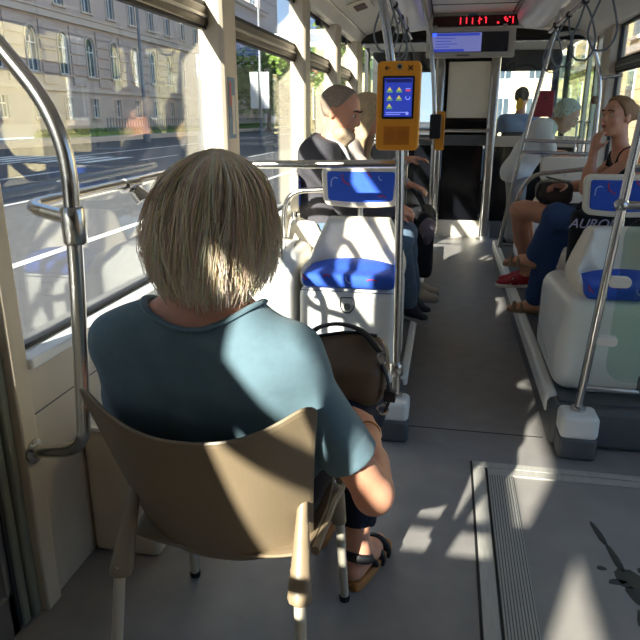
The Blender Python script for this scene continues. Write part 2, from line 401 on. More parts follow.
# left wall: lower panel, ledge, pillars, header
wl = structure('wall_left', 'beige left tram wall with window pillars', 'wall')
box('lower_panel', (-1.18, 1.435, 0), (-1.10, 8.0, .76), BEIGE, wl, .004)
box('lower_panel', (-1.18, YB, 0), (-1.10, -.62, .76), BEIGE, wl)
box('panel_joint', (-1.10, 1.44, .60), (-1.0985, 2.7, .604), GREYP, wl)
box('solid_panel', (-1.18, -.70, 0), (-1.06, .30, 2.2), BEIGE, wl)
box('sill_ledge', (-1.18, 1.435, .745), (-1.068, 8.0, .775), WHITEP, wl, .006)
box('sill_ledge', (-1.18, YB, .745), (-1.068, -.70, .775), WHITEP, wl, .006)
box('door_post', (-1.155, 1.37, 0), (-1.082, 1.435, 2.2), BEIGE, wl, .006)
box('rubber_seal', (-1.155, 1.335, 0), (-1.105, 1.37, 2.2), GREENR, wl, .008)
box('rubber_seal', (-1.155, 1.298, 0), (-1.115, 1.333, 2.2), GREENR, wl, .008)
def pillar(name, y0, y1, o0, o1, parent, side=-1, z0=.77, z1=2.2, inner=-1.04, outer=-1.19):
    MB().prism([(inner, y0 + .02), (inner, y1), (outer, o1), (outer, o0), (inner - side * -.018, y0)], 2, z0, z1).build(name, BEIGE, parent, .005)
pillar('pillar', 3.03, 3.23, 3.12, 3.20, wl)
pillar('pillar', 4.82, 5.00, 4.98, 5.02, wl)
pillar('pillar', 6.20, 6.42, 6.36, 6.42, wl)
pillar('pillar', 7.60, 8.0, 7.7, 8.0, wl)
pillar('pillar', -2.50, -2.18, -2.48, -2.16, wl, inner=-1.10)
MB().prism([(-1.20, 2.2), (-1.06, 2.2), (-1.02, 2.26), (-.98, 2.29), (-.62, 2.40), (-.62, 2.5), (-1.2, 2.5)], 1, YB, YF).build('header', CEILM, wl, .004)
box('cover_strip', (-1.0, YB, 2.276), (-.985, 8, 2.30), ALU, wl)

# right wall
wr = structure('wall_right', 'beige right tram wall beside the seats', 'wall')
box('lower_panel', (1.45, 2.55, 0), (1.53, 6.95, .76), BEIGE, wr, .004)
box('solid_panel', (1.45, YB, 0), (1.53, .55, 2.2), GREYP, wr)  # unseen rear side made solid and dark to keep light off the chair
box('sill_ledge', (1.42, 2.55, .745), (1.53, 6.95, .775), WHITEP, wr, .006)
for a, b in ((2.50, 2.70), (4.55, 4.75), (6.72, 7.06), (.45, .60)):
    box('pillar', (1.40, a, 0 if a in (2.5, .45) else .77), (1.54, b, 2.2), BEIGE, wr, .012)
MB().prism([(1.55, 2.2), (1.40, 2.2), (1.37, 2.26), (1.33, 2.29), (.96, 2.40), (.96, 2.5), (1.55, 2.5)], 1, YB, YF).build('header', CEILM, wr, .004)
# ceiling
ce = structure('ceiling', 'cream tram ceiling panels between the light covers', 'ceiling')
box('centre_panel', (-.64, YB, 2.42), (.98, 8.0, 2.5), CEILM, ce)
box('ceiling_gap', (-.235, YB, 2.412), (-.225, 7.4, 2.421), RUBBER, ce); box('ceiling_gap', (.565, YB, 2.412), (.575, 7.4, 2.421), RUBBER, ce)
for yy in (0.2, 2.4, 4.6, 6.8): box('panel_joint', (-.225, yy, 2.414), (.565, yy + .008, 2.421), GREYP, ce)
wb = structure('wall_back', 'rear end wall of the tram behind the viewer', 'wall'); box('panel', (-1.2, YB - .06, 0), (1.55, YB, 2.5), GREYP, wb)  # unseen end wall, kept dark to cut the light from behind

def light_cover(x0, x1, label):
    t = thing('light_cover', label, 'light cover', ((x0 + x1) / 2, 3, 2.42))
    n = 12; xc = (x0 + x1) / 2; hw = (x1 - x0) / 2
    for i in range(5):
        a = -3.2 + i * 2.1
        MB().prism([(xc - hw * math.cos(math.pi * k / n), 2.42 - .17 * math.sin(math.pi * k / n) ** .6) for k in range(n + 1)], 1, a, a + 2.07).build('diffuser', LILAC, t)
    for x in (x0 - .012, x1): box('side_rail', (x, -3.2, 2.385), (x + .012, 7.37, 2.42), ALU, t)
light_cover(-.60, -.25, 'long rounded lilac light cover on the left of the ceiling')
light_cover(.60, .95, 'long rounded lilac light cover on the right of the ceiling')

WN = [0]
def window(x, y0, y1, label, side, z0=.775, zt=1.80, z1=2.2, hopper=True, latch=True):
    """Side window: gasket, lower pane, transom rail and hopper pane."""
    WN[0] += 1; t = structure('window_%d' % WN[0], label, 'window', (x, (y0 + y1) / 2, z0)); g = .022
    def ring(nm, za, zb, w, d, m):
        b = MB()
        b.box((x - d, y0, za), (x + d, y0 + w, zb)); b.box((x - d, y1 - w, za), (x + d, y1, zb)); b.box((x - d, y0 + w, za), (x + d, y1 - w, za + w)); b.box((x - d, y0 + w, zb - w), (x + d, y1 - w, zb))
        return b.build(nm, m, t)
    ring('gasket', z0, zt if hopper else z1, .014, .014, RUBBER)
    box('pane', (x - .003, y0 + .008, z0 + .008), (x + .003, y1 - .008, (zt if hopper else z1) - .008), GLASS, t)
    if hopper:
        s = side
        b = MB(); b.box((x - .02, y0, zt), (x + .025 * s if s > 0 else x + .02, y1, zt + .085)) if s > 0 else b.box((x - .025, y0, zt), (x + .02, y1, zt + .085))
        b.build('transom', DALU, t, .006)
        box('transom_lip', (x + s * .02, y0 + .01, zt + .03), (x + s * .034, y1 - .01, zt + .045), ALU, t, .002) if s > 0 else box('transom_lip', (x - .034, y0 + .01, zt + .03), (x - .02, y1 - .01, zt + .045), ALU, t, .002)
        ring('hopper_frame', zt + .085, z1, .022, .014, RUBBER)
        box('hopper_pane', (x - .003, y0 + .01, zt + .095), (x + .003, y1 - .01, z1 - .01), GLASS, t)
        if latch:
            ym = (y0 + y1) / 2 + .1; box('latch', (min(x, x + s * .045), ym - .07, z1 - .07), (max(x, x + s * .045), ym + .07, z1 - .025), BLACK, t, .012)
            tube('latch_ring', [(x + s * .04, ym + .03 * math.cos(a), z1 - .06 + .02 * math.sin(a)) for a in np.linspace(0, 6.28, 13)[:-1]], .006, BLACK, t, 6, closed=True)
    return t
window(-1.15, 1.435, 3.12, 'large left window beside the woman on the chair', 1)
window(-1.15, 3.22, 4.98, 'left window behind the man in the grey jacket', 1)
window(-1.15, 5.02, 6.36, 'left window beyond the second pillar', 1)
window(-1.15, 6.42, 7.70, 'last left window before the front end', 1)
window(-1.15, -2.16, -.70, 'left window behind the viewer', 1)
window(-1.15, -3.3, -2.48, 'rearmost left window', 1)
window(1.49, 2.70, 4.55, 'right window beside the near blue seat', -1)
window(1.49, 4.75, 6.72, 'right window behind the young woman', -1)
def door(name, x, y0, y1, label, side, leaves=2):
    t = structure(name, label, 'door', (x, (y0 + y1) / 2, 0)); w = (y1 - y0) / leaves
    for i in range(leaves):
        a, b_ = y0 + i * w + .004, y0 + (i + 1) * w - .004; b = MB()
        for (p, q, za, zb) in ((a, a + .035, 0, 2.2), (b_ - .035, b_, 0, 2.2), (a, b_, 0, .14), (a, b_, 2.16, 2.2), (a, b_, .78, .84)): b.box((x - .02, p, za), (x + .02, q, zb))
        if leaves == 1:
            for za, zb in ((1.54, 1.585), (1.93, 1.975)): b.box((x - .02, a, za), (x + .02, b_, zb))
            box('kick_panel', (x - .012, a + .03, .12), (x + .012, b_ - .03, .80), ALU, t)
        b.build('leaf_frame', ALU if side > 0 else CREAM, t, .004)
        box('pane', (x - .003, a + .04, .83), (x + .003, b_ - .04, 2.17), GLASS, t); box('pane', (x - .003, a + .04, .13), (x + .003, b_ - .04, .79), GLASS, t)
        box('edge_rubber', (x - .026, b_ - .012, .02), (x + .026, b_ + .002, 2.19), RUBBER, t)
        tube('handle', fillet([(x + side * .02, b_ - .09, .95), (x + side * .07, b_ - .09, .95), (x + side * .07, b_ - .09, 1.35), (x + side * .02, b_ - .09, 1.35)], .03), .012, STEEL, t, 8)
door('door_1', -1.14, .30, 1.295, 'glazed left door beside the viewer', 1, 1)
door('door_2', 1.49, .60, 2.50, 'two-leaf glazed right door by the door area', -1, 2)
door('door_3', 1.47, 7.10, 7.98, 'narrow glazed right door next to the driver cab', -1, 2)

# front partition and driver cab
wf = structure('wall_front', 'partition with dark glass towards the driver cab', 'wall')
box('kick_panel', (-1.1, 7.98, 0), (.50, 8.04, .20), CREAM, wf, .004); box('kick_panel', (.56, 7.98, 0), (1.45, 8.04, .20), GREYP, wf, .004)
for a, b in ((-1.08, -.20), (-.07, .40), (.53, 1.42)):
    box('dark_pane', (a, 8.0, .20), (b, 8.012, 1.08), mat('smoked_panel', (14, 15, 19), .12, spec=.6), wf)
box('mid_rail', (-1.1, 7.97, 1.08), (.5, 8.05, 1.20), GREYP, wf, .004); box('mid_rail', (.5, 7.96, 1.07), (1.45, 8.05, 1.19), BEIGE, wf, .004)
box('dark_frame', (-.12, 7.99, 1.20), (.48, 8.04, 2.2), mat('smoked_panel', (14, 15, 19)), wf)
box('notice_board', (-.045, 7.96, 1.39), (.445, 7.99, 2.0), CREAM, wf, .012)
for x in (-.135, .47): box('steel_post', (x - .055, 7.86, 0), (x + .055, 7.97, 2.2), STEEL, wf, .03, 3)
for x in (-.135, .47): MB().lathe([(.085, 0), (.085, .02), (.06, .03)], (x, 7.915, 0), 16).build('post_foot', ALU, wf)
tube('cross_bar', [(-.6, 7.84, 1.25), (.47, 7.84, 1.25)], .018, STEEL, wf)
box('header_panel', (-1.1, 7.90, 2.2), (1.45, 8.04, 2.5), mat('smoked_panel', (14, 15, 19)), wf)
MB().prism([(-.62, 2.25), (-.30, 2.28), (.66, 2.28), (.96, 2.25), (1.0, 2.42), (-.66, 2.42)], 1, 7.40, 7.52).build('bulkhead', CEILM, wf, .012)
for a, b in ((-1.08, -.20), (.55, 1.42)):
    box('pane', (a, 8.0, 1.20), (b, 8.008, 2.2), GLASS, wf)
# cab shell
wc = structure('driver_cab', 'driver cab shell with side windows and windscreen frame', 'cab')
for x in (-1.2, 1.47): 
    box('side_panel', (x, 8.04, 0), (x + .05, 10.2, .95), GREYP, wc); box('side_post', (x, 9.45, .95), (x + .05, 9.62, 2.3), BLACK, wc); box('side_pane', (x + .02, 8.04, .95), (x + .026, 10.2, 2.25), GLASS, wc)
box('front_panel', (-1.2, 10.15, -.2), (1.52, 10.25, .95), GREYP, wc); box('windscreen', (-1.2, 10.2, .95), (1.52, 10.206, 2.3), GLASS, wc)
box('cab_roof', (-1.2, 8.04, 2.3), (1.52, 10.3, 2.5), CEILM, wc); box('roof_blind', (-1.15, 10.08, 2.02), (1.47, 10.1, 2.3), BLACK, wc)
MB().prism([(9.4, .55), (10.15, .95), (10.15, .5), (9.4, .5)], 0, -1.1, 1.4).build('dashboard', BLACK, wc)
for x in (-1.16, 1.4): box('corner_post', (x, 10.1, .95), (x + .08, 10.22, 2.3), BLACK, wc)
# ------------------------------------------------------------------ outside: road, pavement, lawn, buildings, trees, street furniture
RZ = -.35
rd = structure('road', 'wide asphalt road beside the tram', 'road')
box('asphalt', (-27, -60, RZ - .2), (60, 260, RZ), ASPH, rd)
def stripe(x0, x1, y0, y1): box('lane_marking', (x0, y0, RZ), (x1, y1, RZ + .006), LINEM, rd)
stripe(-5.24, -5.08, -20, 120); stripe(-9.0, -8.86, 4, 7.5)
for i in range(9): stripe(-9.0, -8.86, 11 + i * 9, 15.5 + i * 9)
for i in range(8): stripe(-12.9, -12.75, 8 + i * 9, 12 + i * 9)
stripe(-17.2, -17.0, -10, 120)
for i in range(7): MB().prism([(-14.6 - .9 * i, 24), (-14.1 - .9 * i, 24), (-14.1 - .9 * i, 28), (-14.6 - .9 * i, 28)], 2, RZ, RZ + .006).build('lane_marking', LINEM, rd)
pv = structure('pavement', 'raised pavement along the far side of the road', 'pavement')
box('slab', (-29.2, -40, RZ - .1), (-25.2, 180, -.05), PAVE, pv); box('kerb', (-25.2, -40, RZ - .1), (-25.0, 180, .0), STONE2, pv)
box('slab', (6.5, -40, RZ - .1), (9.0, 200, -.2), PAVE, pv)
lw = tag(box('lawn', (-29.9, 44, -.2), (-27.3, 150, .25), GRASS), 'strip of green lawn in front of the grey building', 'lawn', kind='structure')
g = MB()
for i in range(6000):
    x = random.uniform(-29.8, -27.4); y = 44 + random.random() ** 1.3 * 60; h = random.uniform(.12, .35); a = random.uniform(0, 6.28); dx, dy = .05 * math.cos(a), .05 * math.sin(a)
    g.add([(x - dx, y - dy, .24), (x + dx, y + dy, .24), (x + random.uniform(-.08, .08), y + random.uniform(-.08, .08), .25 + h)], [(0, 1, 2)])
tag(g.build('grass', GRASS, None, angle=0), 'loose grass blades on the lawn by the grey building', 'grass', kind='stuff')

def far_window(parent, x, yc, z0, w, h, arch, proto={}):
    """A window of a far facade facing +x: reveal, frame, pane. Mesh data are shared between alike windows."""
    key = (w, h, arch)
    if key not in proto:
        n = 10 if arch else 1; pts = [(-w / 2, 0), (w / 2, 0)]
        if arch: pts += [(w / 2 * math.cos(math.pi * k / n), h - w / 2 + w / 2 * math.sin(math.pi * k / n)) for k in range(n + 1)]
        else: pts += [(w / 2, h), (-w / 2, h)]
        s = lambda f: [(p[0] * f, (p[1] - h / 2) * (1 - (1 - f) * w / h) + h / 2) for p in pts]
        o, i_ = s(1.22), s(1.0); m = len(pts); b = MB()
        V = [(0.10, *p) for p in o] + [(0.10, *p) for p in i_] + [(-.0, *p) for p in o] + [(-.28, *p) for p in i_]
        F = []
        for k in range(m):
            j = (k + 1) % m; F += [(k, j, m + j, m + k), (k, 2 * m + k, 2 * m + j, j), (m + k, m + j, 3 * m + j, 3 * m + k)]
        sur = b.add(V, F).mesh('surround'); sur.materials.append(STONE2)
        pane = MB().add([(-.12, *p) for p in i_], [tuple(range(m))]).mesh('pane'); pane.materials.append(WING)
        f = MB(); t = .05 * w + .03
        f.box((-.13, -w / 2, 0), (-.06, -w / 2 + t, h - (w / 2 if arch else 0))); f.box((-.13, w / 2 - t, 0), (-.06, w / 2, h - (w / 2 if arch else 0)))
        f.box((-.13, -t / 2, 0), (-.06, t / 2, h - (w / 2 if arch else 0))); f.box((-.13, -w / 2, 0), (-.06, w / 2, t)); f.box((-.13, -w / 2, h * .62), (-.06, w / 2, h * .62 + t))
        if arch: f.tube([(-.095, (w / 2 - t / 2) * math.cos(math.pi * k / n), h - w / 2 + (w / 2 - t / 2) * math.sin(math.pi * k / n)) for k in range(n + 1)], t / 2, 6)
        fr = f.mesh('frame'); fr.materials.append(WINW); sill = MB().box((0, -w * .68, -.14), (.22, w * .68, 0)).mesh('sill'); sill.materials.append(STONE2)
        proto[key] = (sur, pane, fr, sill)
    sur, pane, fr, sill = proto[key]
    o = bpy.data.objects.new('window', sur); COL.objects.link(o); o.location = (x, yc, z0); o.parent = parent; o.matrix_parent_inverse = parent.matrix_basis.inverted()
    for nm, me in (('pane', pane), ('frame', fr), ('sill', sill)):
        c = bpy.data.objects.new(nm, me); COL.objects.link(c); c.parent = o
    return o
def facade_building(name, label, x, y0, y1, ztop, cols, wallm, bandm, step, depth=14, holes=True):
    t = thing(name, label, 'building', (x - depth / 2, (y0 + y1) / 2, 0))
    rows = [(1.35, .95, 1.5, False), (4.6, 1.35, 3.1, True), (9.6, 1.3, 2.7, False), (14.2, 1.3, 2.4, False)]
    rows = [r for r in rows if r[0] + r[2] < ztop - .8]
    # wall built as piers and spandrels so that every window is a real opening
    b = MB(); edges = [y0]
    for yc in cols: edges += [yc]
    zc = 0.0
    for (z0, w, h, ar) in rows:
        b.box((x - .6, y0, zc), (x, y1, z0)); a = y0
        for yc in cols:
            b.box((x - .6, a, z0), (x, yc - w / 2, z0 + h)); a = yc + w / 2
            if ar:
                n = 8; top = z0 + h
                for sgn in (-1, 1):
                    poly = [(yc + sgn * w / 2, top)] + [(yc + sgn * w / 2 * math.cos(math.pi / 2 * k / n), top - w / 2 + w / 2 * math.sin(math.pi / 2 * k / n)) for k in range(n + 1)]
                    b.prism([(x, p) for p in ()] or poly, 0, x - .6, x)
        b.box((x - .6, a, z0), (x, y1, z0 + h)); zc = z0 + h
    b.box((x - .6, y0, zc), (x, y1, ztop)); b.box((x - depth, y0, 0), (x - 1.2, y1, ztop)); b.box((x - 1.2, y0, 0), (x - .6, y0 + .3, ztop)); b.box((x - 1.2, y1 - .3, 0), (x - .6, y1, ztop))
    b.build('wall', wallm, t, angle=30)
    for z, d, hh in ((3.35, .16, .28), (8.5, .28, .42), (9.05, .14, .16), (13.2, .2, .3), (ztop - .5, .6, .6)):
        if z < ztop: box('cornice', (x, y0, z), (x + d, y1, z + hh), bandm, t)
    z = .25                                                    # coursed rustication: recessed joints between bands
    zs = [4.15, 4.95, 5.75, 6.55, 7.35, 7.95]
    for zz in zs:
        a = y0
        for yc in list(cols) + [y1 + 9]:
            e = min(yc - 1.0, y1)
            if e > a: box('stone_course', (x, a, zz - .32), (x + .12, e, zz + .32), wallm, t)
            a = yc + 1.0
            if a > y1: break
    box('plinth', (x, y0, 0), (x + .12, y1, .9), bandm, t)
    for yc in cols:
        for (z0, w, h, ar) in rows: far_window(t, x, yc, z0, w, h, ar)
    MB().prism([(x + .8, ztop), (x - depth - .4, ztop), (x - depth / 2, ztop + 4)], 1, y0 - .3, y1 + .3).build('roof', ROOFM, t)
    return t
facade_building('stone_building', 'long grey brown stone building with arched windows across the road', -30, 26, 108, 17.0, [29 + 4.05 * i for i in range(19)], STONE, STONE2, 4)
facade_building('shade_block', 'unseen tall stone block added beside the viewer to shade the far road', -30, -70, 23, 26.0, [-66 + 4.4 * i for i in range(20)], STONE, STONE2, 4)  # unseen block added so that its shadow falls on the far lanes
# cream building ahead on the left, facing the viewer
def front_block(name, label, x0, x1, y, zt, m, ncol, nrow, group=None):
    t = thing(name, label, 'building', ((x0 + x1) / 2, y + 6, RZ)); box('wall', (x0, y, RZ), (x1, y + 12, zt), m, t)
    for k in range(nrow + 1): box('cornice', (x0 - .1, y - .18, 3.6 + k * 3.6), (x1 + .1, y, 3.85 + k * 3.6), STONE2, t)
    for k in range(8): box('stone_course', (x0, y - .06, RZ + .1 + k * .5), (x1, y, RZ + .5 + k * .5), m, t)
    for i in range(ncol):
        for k in range(nrow):
            xc = x0 + (i + .5) * (x1 - x0) / ncol; z = 1.0 + k * 3.6
            w = box('window', (xc - .6, y - .10, z), (xc + .6, y - .02, z + 2.1), WINW, t); box('pane', (xc - .5, y - .12, z + .1), (xc - .03, y - .1, z + 2.0), WING, w); box('pane', (xc + .03, y - .12, z + .1), (xc + .5, y - .1, z + 2.0), WING, w)
    MB().prism([(y - .4, zt), (y + 12.4, zt), (y + 6, zt + 3)], 0, x0 - .4, x1 + .4).build('roof', ROOFM, t)
    return t
front_block('cream_building', 'cream building with small windows far ahead on the left', -29.2, -16.5, 111, 8.2, CREAMB, 6, 2)
front_block('cream_corner_house', 'tall sunlit cream house straight ahead beyond the driver', 3.4, 24, 64, 14, CREAMB, 8, 3)
front_block('tall_grey_tower', 'tall grey tower block rising behind the stone building', -44, -33.5, 118, 34, STONE, 4, 9)
# cream building close on the right side of the tram, facing it
def side_block(label, x, y0, y1, zt, ncol):
    t = thing('cream_town_house', label, 'building', (x + 6, (y0 + y1) / 2, RZ)); box('wall', (x, y0, RZ), (x + 12, y1, zt), CREAMB, t)
    n = int((min(zt, 9) - RZ) / .62)
    for k in range(n):
        a = y0; wd = 2.4; off = (k % 2) * wd / 2; y = y0 - off
        b = MB()
        while y < y1:
            p, q = max(y + .02, y0), min(y + wd - .02, y1)
            if q > p: b.box((x - .05, p, RZ + k * .62 + .02), (x, q, RZ + (k + 1) * .62 - .02))
            y += wd
        b.build('stone_course', CREAMB, t)
    for i in range(ncol):
        yc = y0 + (i + .5) * (y1 - y0) / ncol
        for z in (1.3, 5.4, 9.4):
            if z + 2.5 > zt: continue
            w = box('window', (x - .12, yc - .75, z), (x - .02, yc + .75, z + 2.5), WINW, t)
            for s in (-1, 1): box('pane', (x - .14, yc + (.04 if s > 0 else -.66), z + .1), (x - .12, yc + (.66 if s > 0 else -.04), z + 2.4), WING, w)
            box('sill', (x - .3, yc - .95, z - .15), (x, yc + .95, z), STONE2, w)
    for z in (4.6, 8.7, zt - .4): box('cornice', (x - .35, y0, z), (x, y1, z + .35), STONE2, t)
side_block('sunlit cream stone house farther ahead on the right', 9.4, 17.5, 60, 13, 9)

def tree(loc, h, rx, seed, label, tone, n=2600):
    rs = np.random.RandomState(seed); x, y, z = loc; t = thing('leafy_tree', label, 'tree', loc, group='trees across the road')
    MB().tube([(x, y, z - .3), (x + .1, y, z + h * .3), (x - .1, y + .1, z + h * .7)], [.3, .22, .1], 8).build('trunk', TRUNK, t)
    b = MB()
    for i in range(6):
        a = rs.rand() * 6.28; b.tube([(x, y, z + h * (.25 + .06 * i)), (x + math.cos(a) * rx * .4, y + math.sin(a) * rx * .4, z + h * (.42 + .06 * i)), (x + math.cos(a) * rx * .7, y + math.sin(a) * rx * .7, z + h * (.55 + .05 * i))], [.12, .07, .03], 6)
    b.build('branches', TRUNK, t)
    blobs = [(rs.uniform(-.62, .62) * rx, rs.uniform(-.62, .62) * rx, h * rs.uniform(.35, .85), rx * rs.uniform(.35, .55)) for _ in range(16)]
    V = np.zeros((n * 4, 3)); C_ = np.zeros((n * 4, 4)); F = []
    for i in range(n):
        bx, by, bz, br = blobs[rs.randint(len(blobs))]; d = rs.randn(3); d /= np.linalg.norm(d); p = np.array([x + bx, y + by, z + bz]) + d * br * (.75 + .3 * rs.rand())
        u, w = frame_from(d + rs.randn(3) * .7); s = rs.uniform(.16, .30) * rx / 3.2
        V[i * 4:i * 4 + 4] = [p - u * s, p - w * s * .6, p + u * s, p + w * s * .6]; F.append((i * 4, i * 4 + 1, i * 4 + 2, i * 4 + 3))
        q = rs.uniform(.65, 1.3); C_[i * 4:i * 4 + 4] = (*[min(1, c * q) for c in tone], 1)
    me = bpy.data.meshes.new('foliage'); me.from_pydata(V.tolist(), [], F); me.update(); at_ = me.color_attributes.new('col', 'FLOAT_COLOR', 'POINT'); at_.data.foreach_set('color', C_.ravel())
    me.materials.append(LEAF); o = bpy.data.objects.new('foliage', me); COL.objects.link(o); setp(o, t); o['kind'] = 'stuff'
G1, G2, G3 = lin((104, 130, 52)), lin((70, 104, 56)), lin((92, 118, 72))
tree((-23.0, 84, -.1), 9.5, 4.6, 1, 'yellow green leafy tree at the end of the stone building', G1)
tree((-24.0, 101, -.1), 9.2, 4.4, 2, 'dark green tree standing in front of the cream building', G2)
tree((-25.5, 72, -.1), 5.0, 2.0, 3, 'small tree standing before the stone building', G3, 1500)
tree((-15.5, 100, -.1), 8.6, 3.6, 4, 'round green tree left of the cream building', G2)
tree((-12.0, 84, -.1), 14.5, 5.0, 5, 'tall bright tree high in the far left windows', G1, 3200)
tree((-9.0, 104, -.1), 6.0, 3.4, 6, 'tree beyond the cream building near the front end', G3)

POLEM = mat('pale_lamp_paint', (196, 200, 202), .5); DPOLE = mat('grey_lamp_paint', (112, 118, 124), .5)
def post(loc, h, m, label, name='street_lamp', r=.07, arm=True):
    x, y, z = loc; t = thing(name, label, 'street lamp', loc)
    MB().lathe([(r * 2, 0), (r * 2, .9), (r * 1.2, 1.05), (r, 1.1), (r * .7, h)], loc, 12).build('post', m, t)
    if arm:
        tube('arm', spline([(x, y, z + h - .1), (x + .4, y, z + h + .5), (x + 1.4, y, z + h + .7)], 5), .05, m, t, 8)
        MB().ell((x + 1.6, y, z + h + .68), (.4, .14, .09)).build('lamp_head', m, t)
    return t
post((-21.5, 45.0, RZ), 11.5, DPOLE, 'grey street lamp in front of the arched windows', r=.13)
t = post((-12.0, 31.2, RZ), 4.6, POLEM, 'pale post with a small sign bracket by the near pillar', 'sign_post', .09, False)
for z in (3.5, 4.2): tube('bracket', [(-12, 31.2, z), (-10.9, 31.2, z)], .04, POLEM, t, 6)
tube('bracket', [(-11.5, 31.2, 3.5), (-11.5, 31.2, 4.2)], .04, POLEM, t, 6)
t = post((-11.5, 40.2, RZ), 10.5, DPOLE, 'grey pole with two white sign boards', 'sign_post', .09, False)
for s in (-1, 1): box('sign_board', (-11.5 + s * .34 - .26, 40.0, 1.9), (-11.5 + s * .34 + .26, 40.06, 4.0), WINW, t, .03)
box('blue_sign', (-12.4, 40.0, 8.6), (-11.7, 40.06, 9.6), mat('sign_blue', (40, 84, 200), .4), t)
t = thing('overhead_sign', 'grey overhead road sign gantry above the trees', 'sign', (-13.5, 56, RZ))
tube('gantry_post', [(-9.6, 56, RZ), (-9.6, 56, 8.6)], .13, POLEM, t, 8); tube('gantry_arm', [(-16, 56, 7.9), (-9.6, 56, 7.9)], .1, POLEM, t, 8)
box('gantry_board', (-13.4, 55.8, 6.9), (-10.0, 55.95, 8.2), WINW, t); box('lettering_band', (-12.9, 55.78, 7.25), (-10.4, 55.8, 7.9), mat('sign_grey', (120, 128, 140), .5), t)
# low iron fence before the stone building
fe = thing('iron_fence', 'low dark iron fence along the lawn', 'fence', (-27.2, 60, .2))
for zz in (.55, 1.15): box('rail', (-27.22, 50, zz), (-27.18, 78, zz + .05), DPOLE, fe)
pm = MB().box((-.03, -.03, 0), (.03, .03, 1.15)).mesh('picket'); pm.materials.append(DPOLE)
for i in range(57):
    o = bpy.data.objects.new('picket', pm); COL.objects.link(o); o.location = (-27.2, 50 + i * .5, .2); setp(o, fe)
# parked bicycles far off
def bicycle(loc, label):
    x, y, z = loc; t = thing('bicycle', label, 'bicycle', loc, group='bicycles parked far off'); m = mat('bike_dark', (52, 54, 60), .5)
    for d in (-.52, .52): tube('wheel', [(x + d + .33 * math.cos(a), y, z + .34 + .33 * math.sin(a)) for a in np.linspace(0, 6.283, 17)[:-1]], .025, m, t, 6, closed=True)
    MB().tube([(x - .52, y, z + .34), (x - .15, y, z + .85), (x + .4, y, z + .85), (x + .52, y, z + .34)], .022, 6).tube([(x - .15, y, z + .85), (x, y, z + .34), (x + .4, y, z + .8)], .02, 6).build('bicycle_frame', m, t)
    tube('handlebar', [(x + .4, y - .25, z + 1.02), (x + .38, y, z + .98), (x + .4, y + .25, z + 1.02)], .018, m, t, 6); MB().ell((x - .17, y, z + .95), (.13, .07, .035)).build('saddle', m, t)
bicycle((-16.2, 57, RZ), 'dark bicycle parked in front of the tree trunks, the left one'); bicycle((-14.4, 57.5, RZ), 'dark bicycle parked in front of the tree trunks, the right one')
# ------------------------------------------------------------------ plinths and moulded seat boxes
pl = structure('plinth_left', 'raised grey plinth under the left seats', 'plinth'); 
box('plinth_body', (-1.1, 2.74, 0), (-.15, 6.9, .19), GREYP, pl, .02); box('plinth_edge', (-.17, 2.9, .15), (-.13, 6.9, .2), WHITEP, pl, .012)
pr = structure('plinth_right', 'raised grey plinth under the right seats', 'plinth')
box('plinth_body', (.51, 2.70, 0), (1.45, 6.7, .19), GREYP, pr, .025); box('plinth_edge', (.50, 2.82, .11), (.555, 6.7, .205), WHITEP, pr, .015); box('plinth_top', (.55, 2.76, .185), (1.45, 6.7, .20), GREYP, pr)

def moulded(name, label, lo, hi, r, cat='seat box', extra=None, h=.016, material=None):
    f = Field(np.array(lo) - .06, np.array(hi) + .06, h); f.rbox(lo, hi, r)
    if extra: extra(f)
    t = thing(name, label, cat, ((lo[0] + hi[0]) / 2, (lo[1] + hi[1]) / 2, lo[2])); f.build('housing', material or WHITEP, t, 3 if cat == 'box' else 8); return t
def lock(parent, x, y, z):
    tube('lock_outline', [(x + .032 * math.cos(a) * (1 if math.sin(a) < 0 else 1), y, z + (.042 * math.sin(a) if math.sin(a) < 0 else .03 * min(1, 2 * math.sin(a)))) for a in np.linspace(0, 6.283, 21)[:-1]], .0025, BLACK, parent, 6, closed=True)
    MB().lathe([(.016, -.004), (.016, .004), (.008, .006)], (x, y, z - .012), 12, 1).build('lock_barrel', ALU, parent)
t = moulded('seat_box', 'white moulded box under the near left blue seat', (-.635, 2.735, .2), (-.175, 3.22, .675), .045, extra=None)
lock(t, -.405, 2.731, .60); box('panel_seam', (-.62, 2.7335, .655), (-.19, 2.736, .658), GREYP, t)
def ex_w(f):
    f.cut((-.86, 2.78, .70), (0, -.72, .70)); 
t = moulded('wheel_housing', 'white rounded housing between the window and the near left seat', (-1.055, 2.76, .2), (-.655, 3.25, .80), .07, 'housing', ex_w)
tube('housing_seam', spline([(-.68, 2.80, .66), (-.70, 2.90, .755), (-.715, 3.05, .80), (-.72, 3.18, .803)], 6), .004, GREYP, t, 6)
t = moulded('shelf_box', 'white shelf behind the near left seat under the window', (-1.055, 3.27, .2), (-.92, 3.75, .84), .04, 'housing'); 
t = moulded('wall_box', 'low beige box against the left wall beside the chair', (-1.095, 1.65, 0), (-.86, 2.70, .455), .012, 'box', h=.012, material=BEIGE)
box('lid', (-1.095, 1.645, .455), (-.855, 2.70, .468), WHITEP, t, .004)
t = moulded('seat_box', 'large white moulded box under the near right blue seat', (.525, 2.84, .2), (1.40, 3.50, .645), .075, extra=lambda f: f.cut((.53, 2.84, .45), (-.96, -.05, .16)))
lock(t, .90, 2.836, .585)
tube('moulded_line', fillet([(.5265, 3.42, .56), (.5265, 3.42, .36), (.5265, 3.02, .30)], .02), .003, ALU, t, 6)
moulded('seat_box', 'white moulded box under the seat of the person in jeans', (.80, 3.56, .2), (1.44, 4.08, .57), .05)
moulded('seat_box', 'white moulded box under the seat of the young woman', (.80, 4.12, .2), (1.44, 4.72, .57), .05)
moulded('seat_box', 'white moulded box under the far right empty seat', (.62, 5.45, .2), (1.40, 5.95, .585), .07)
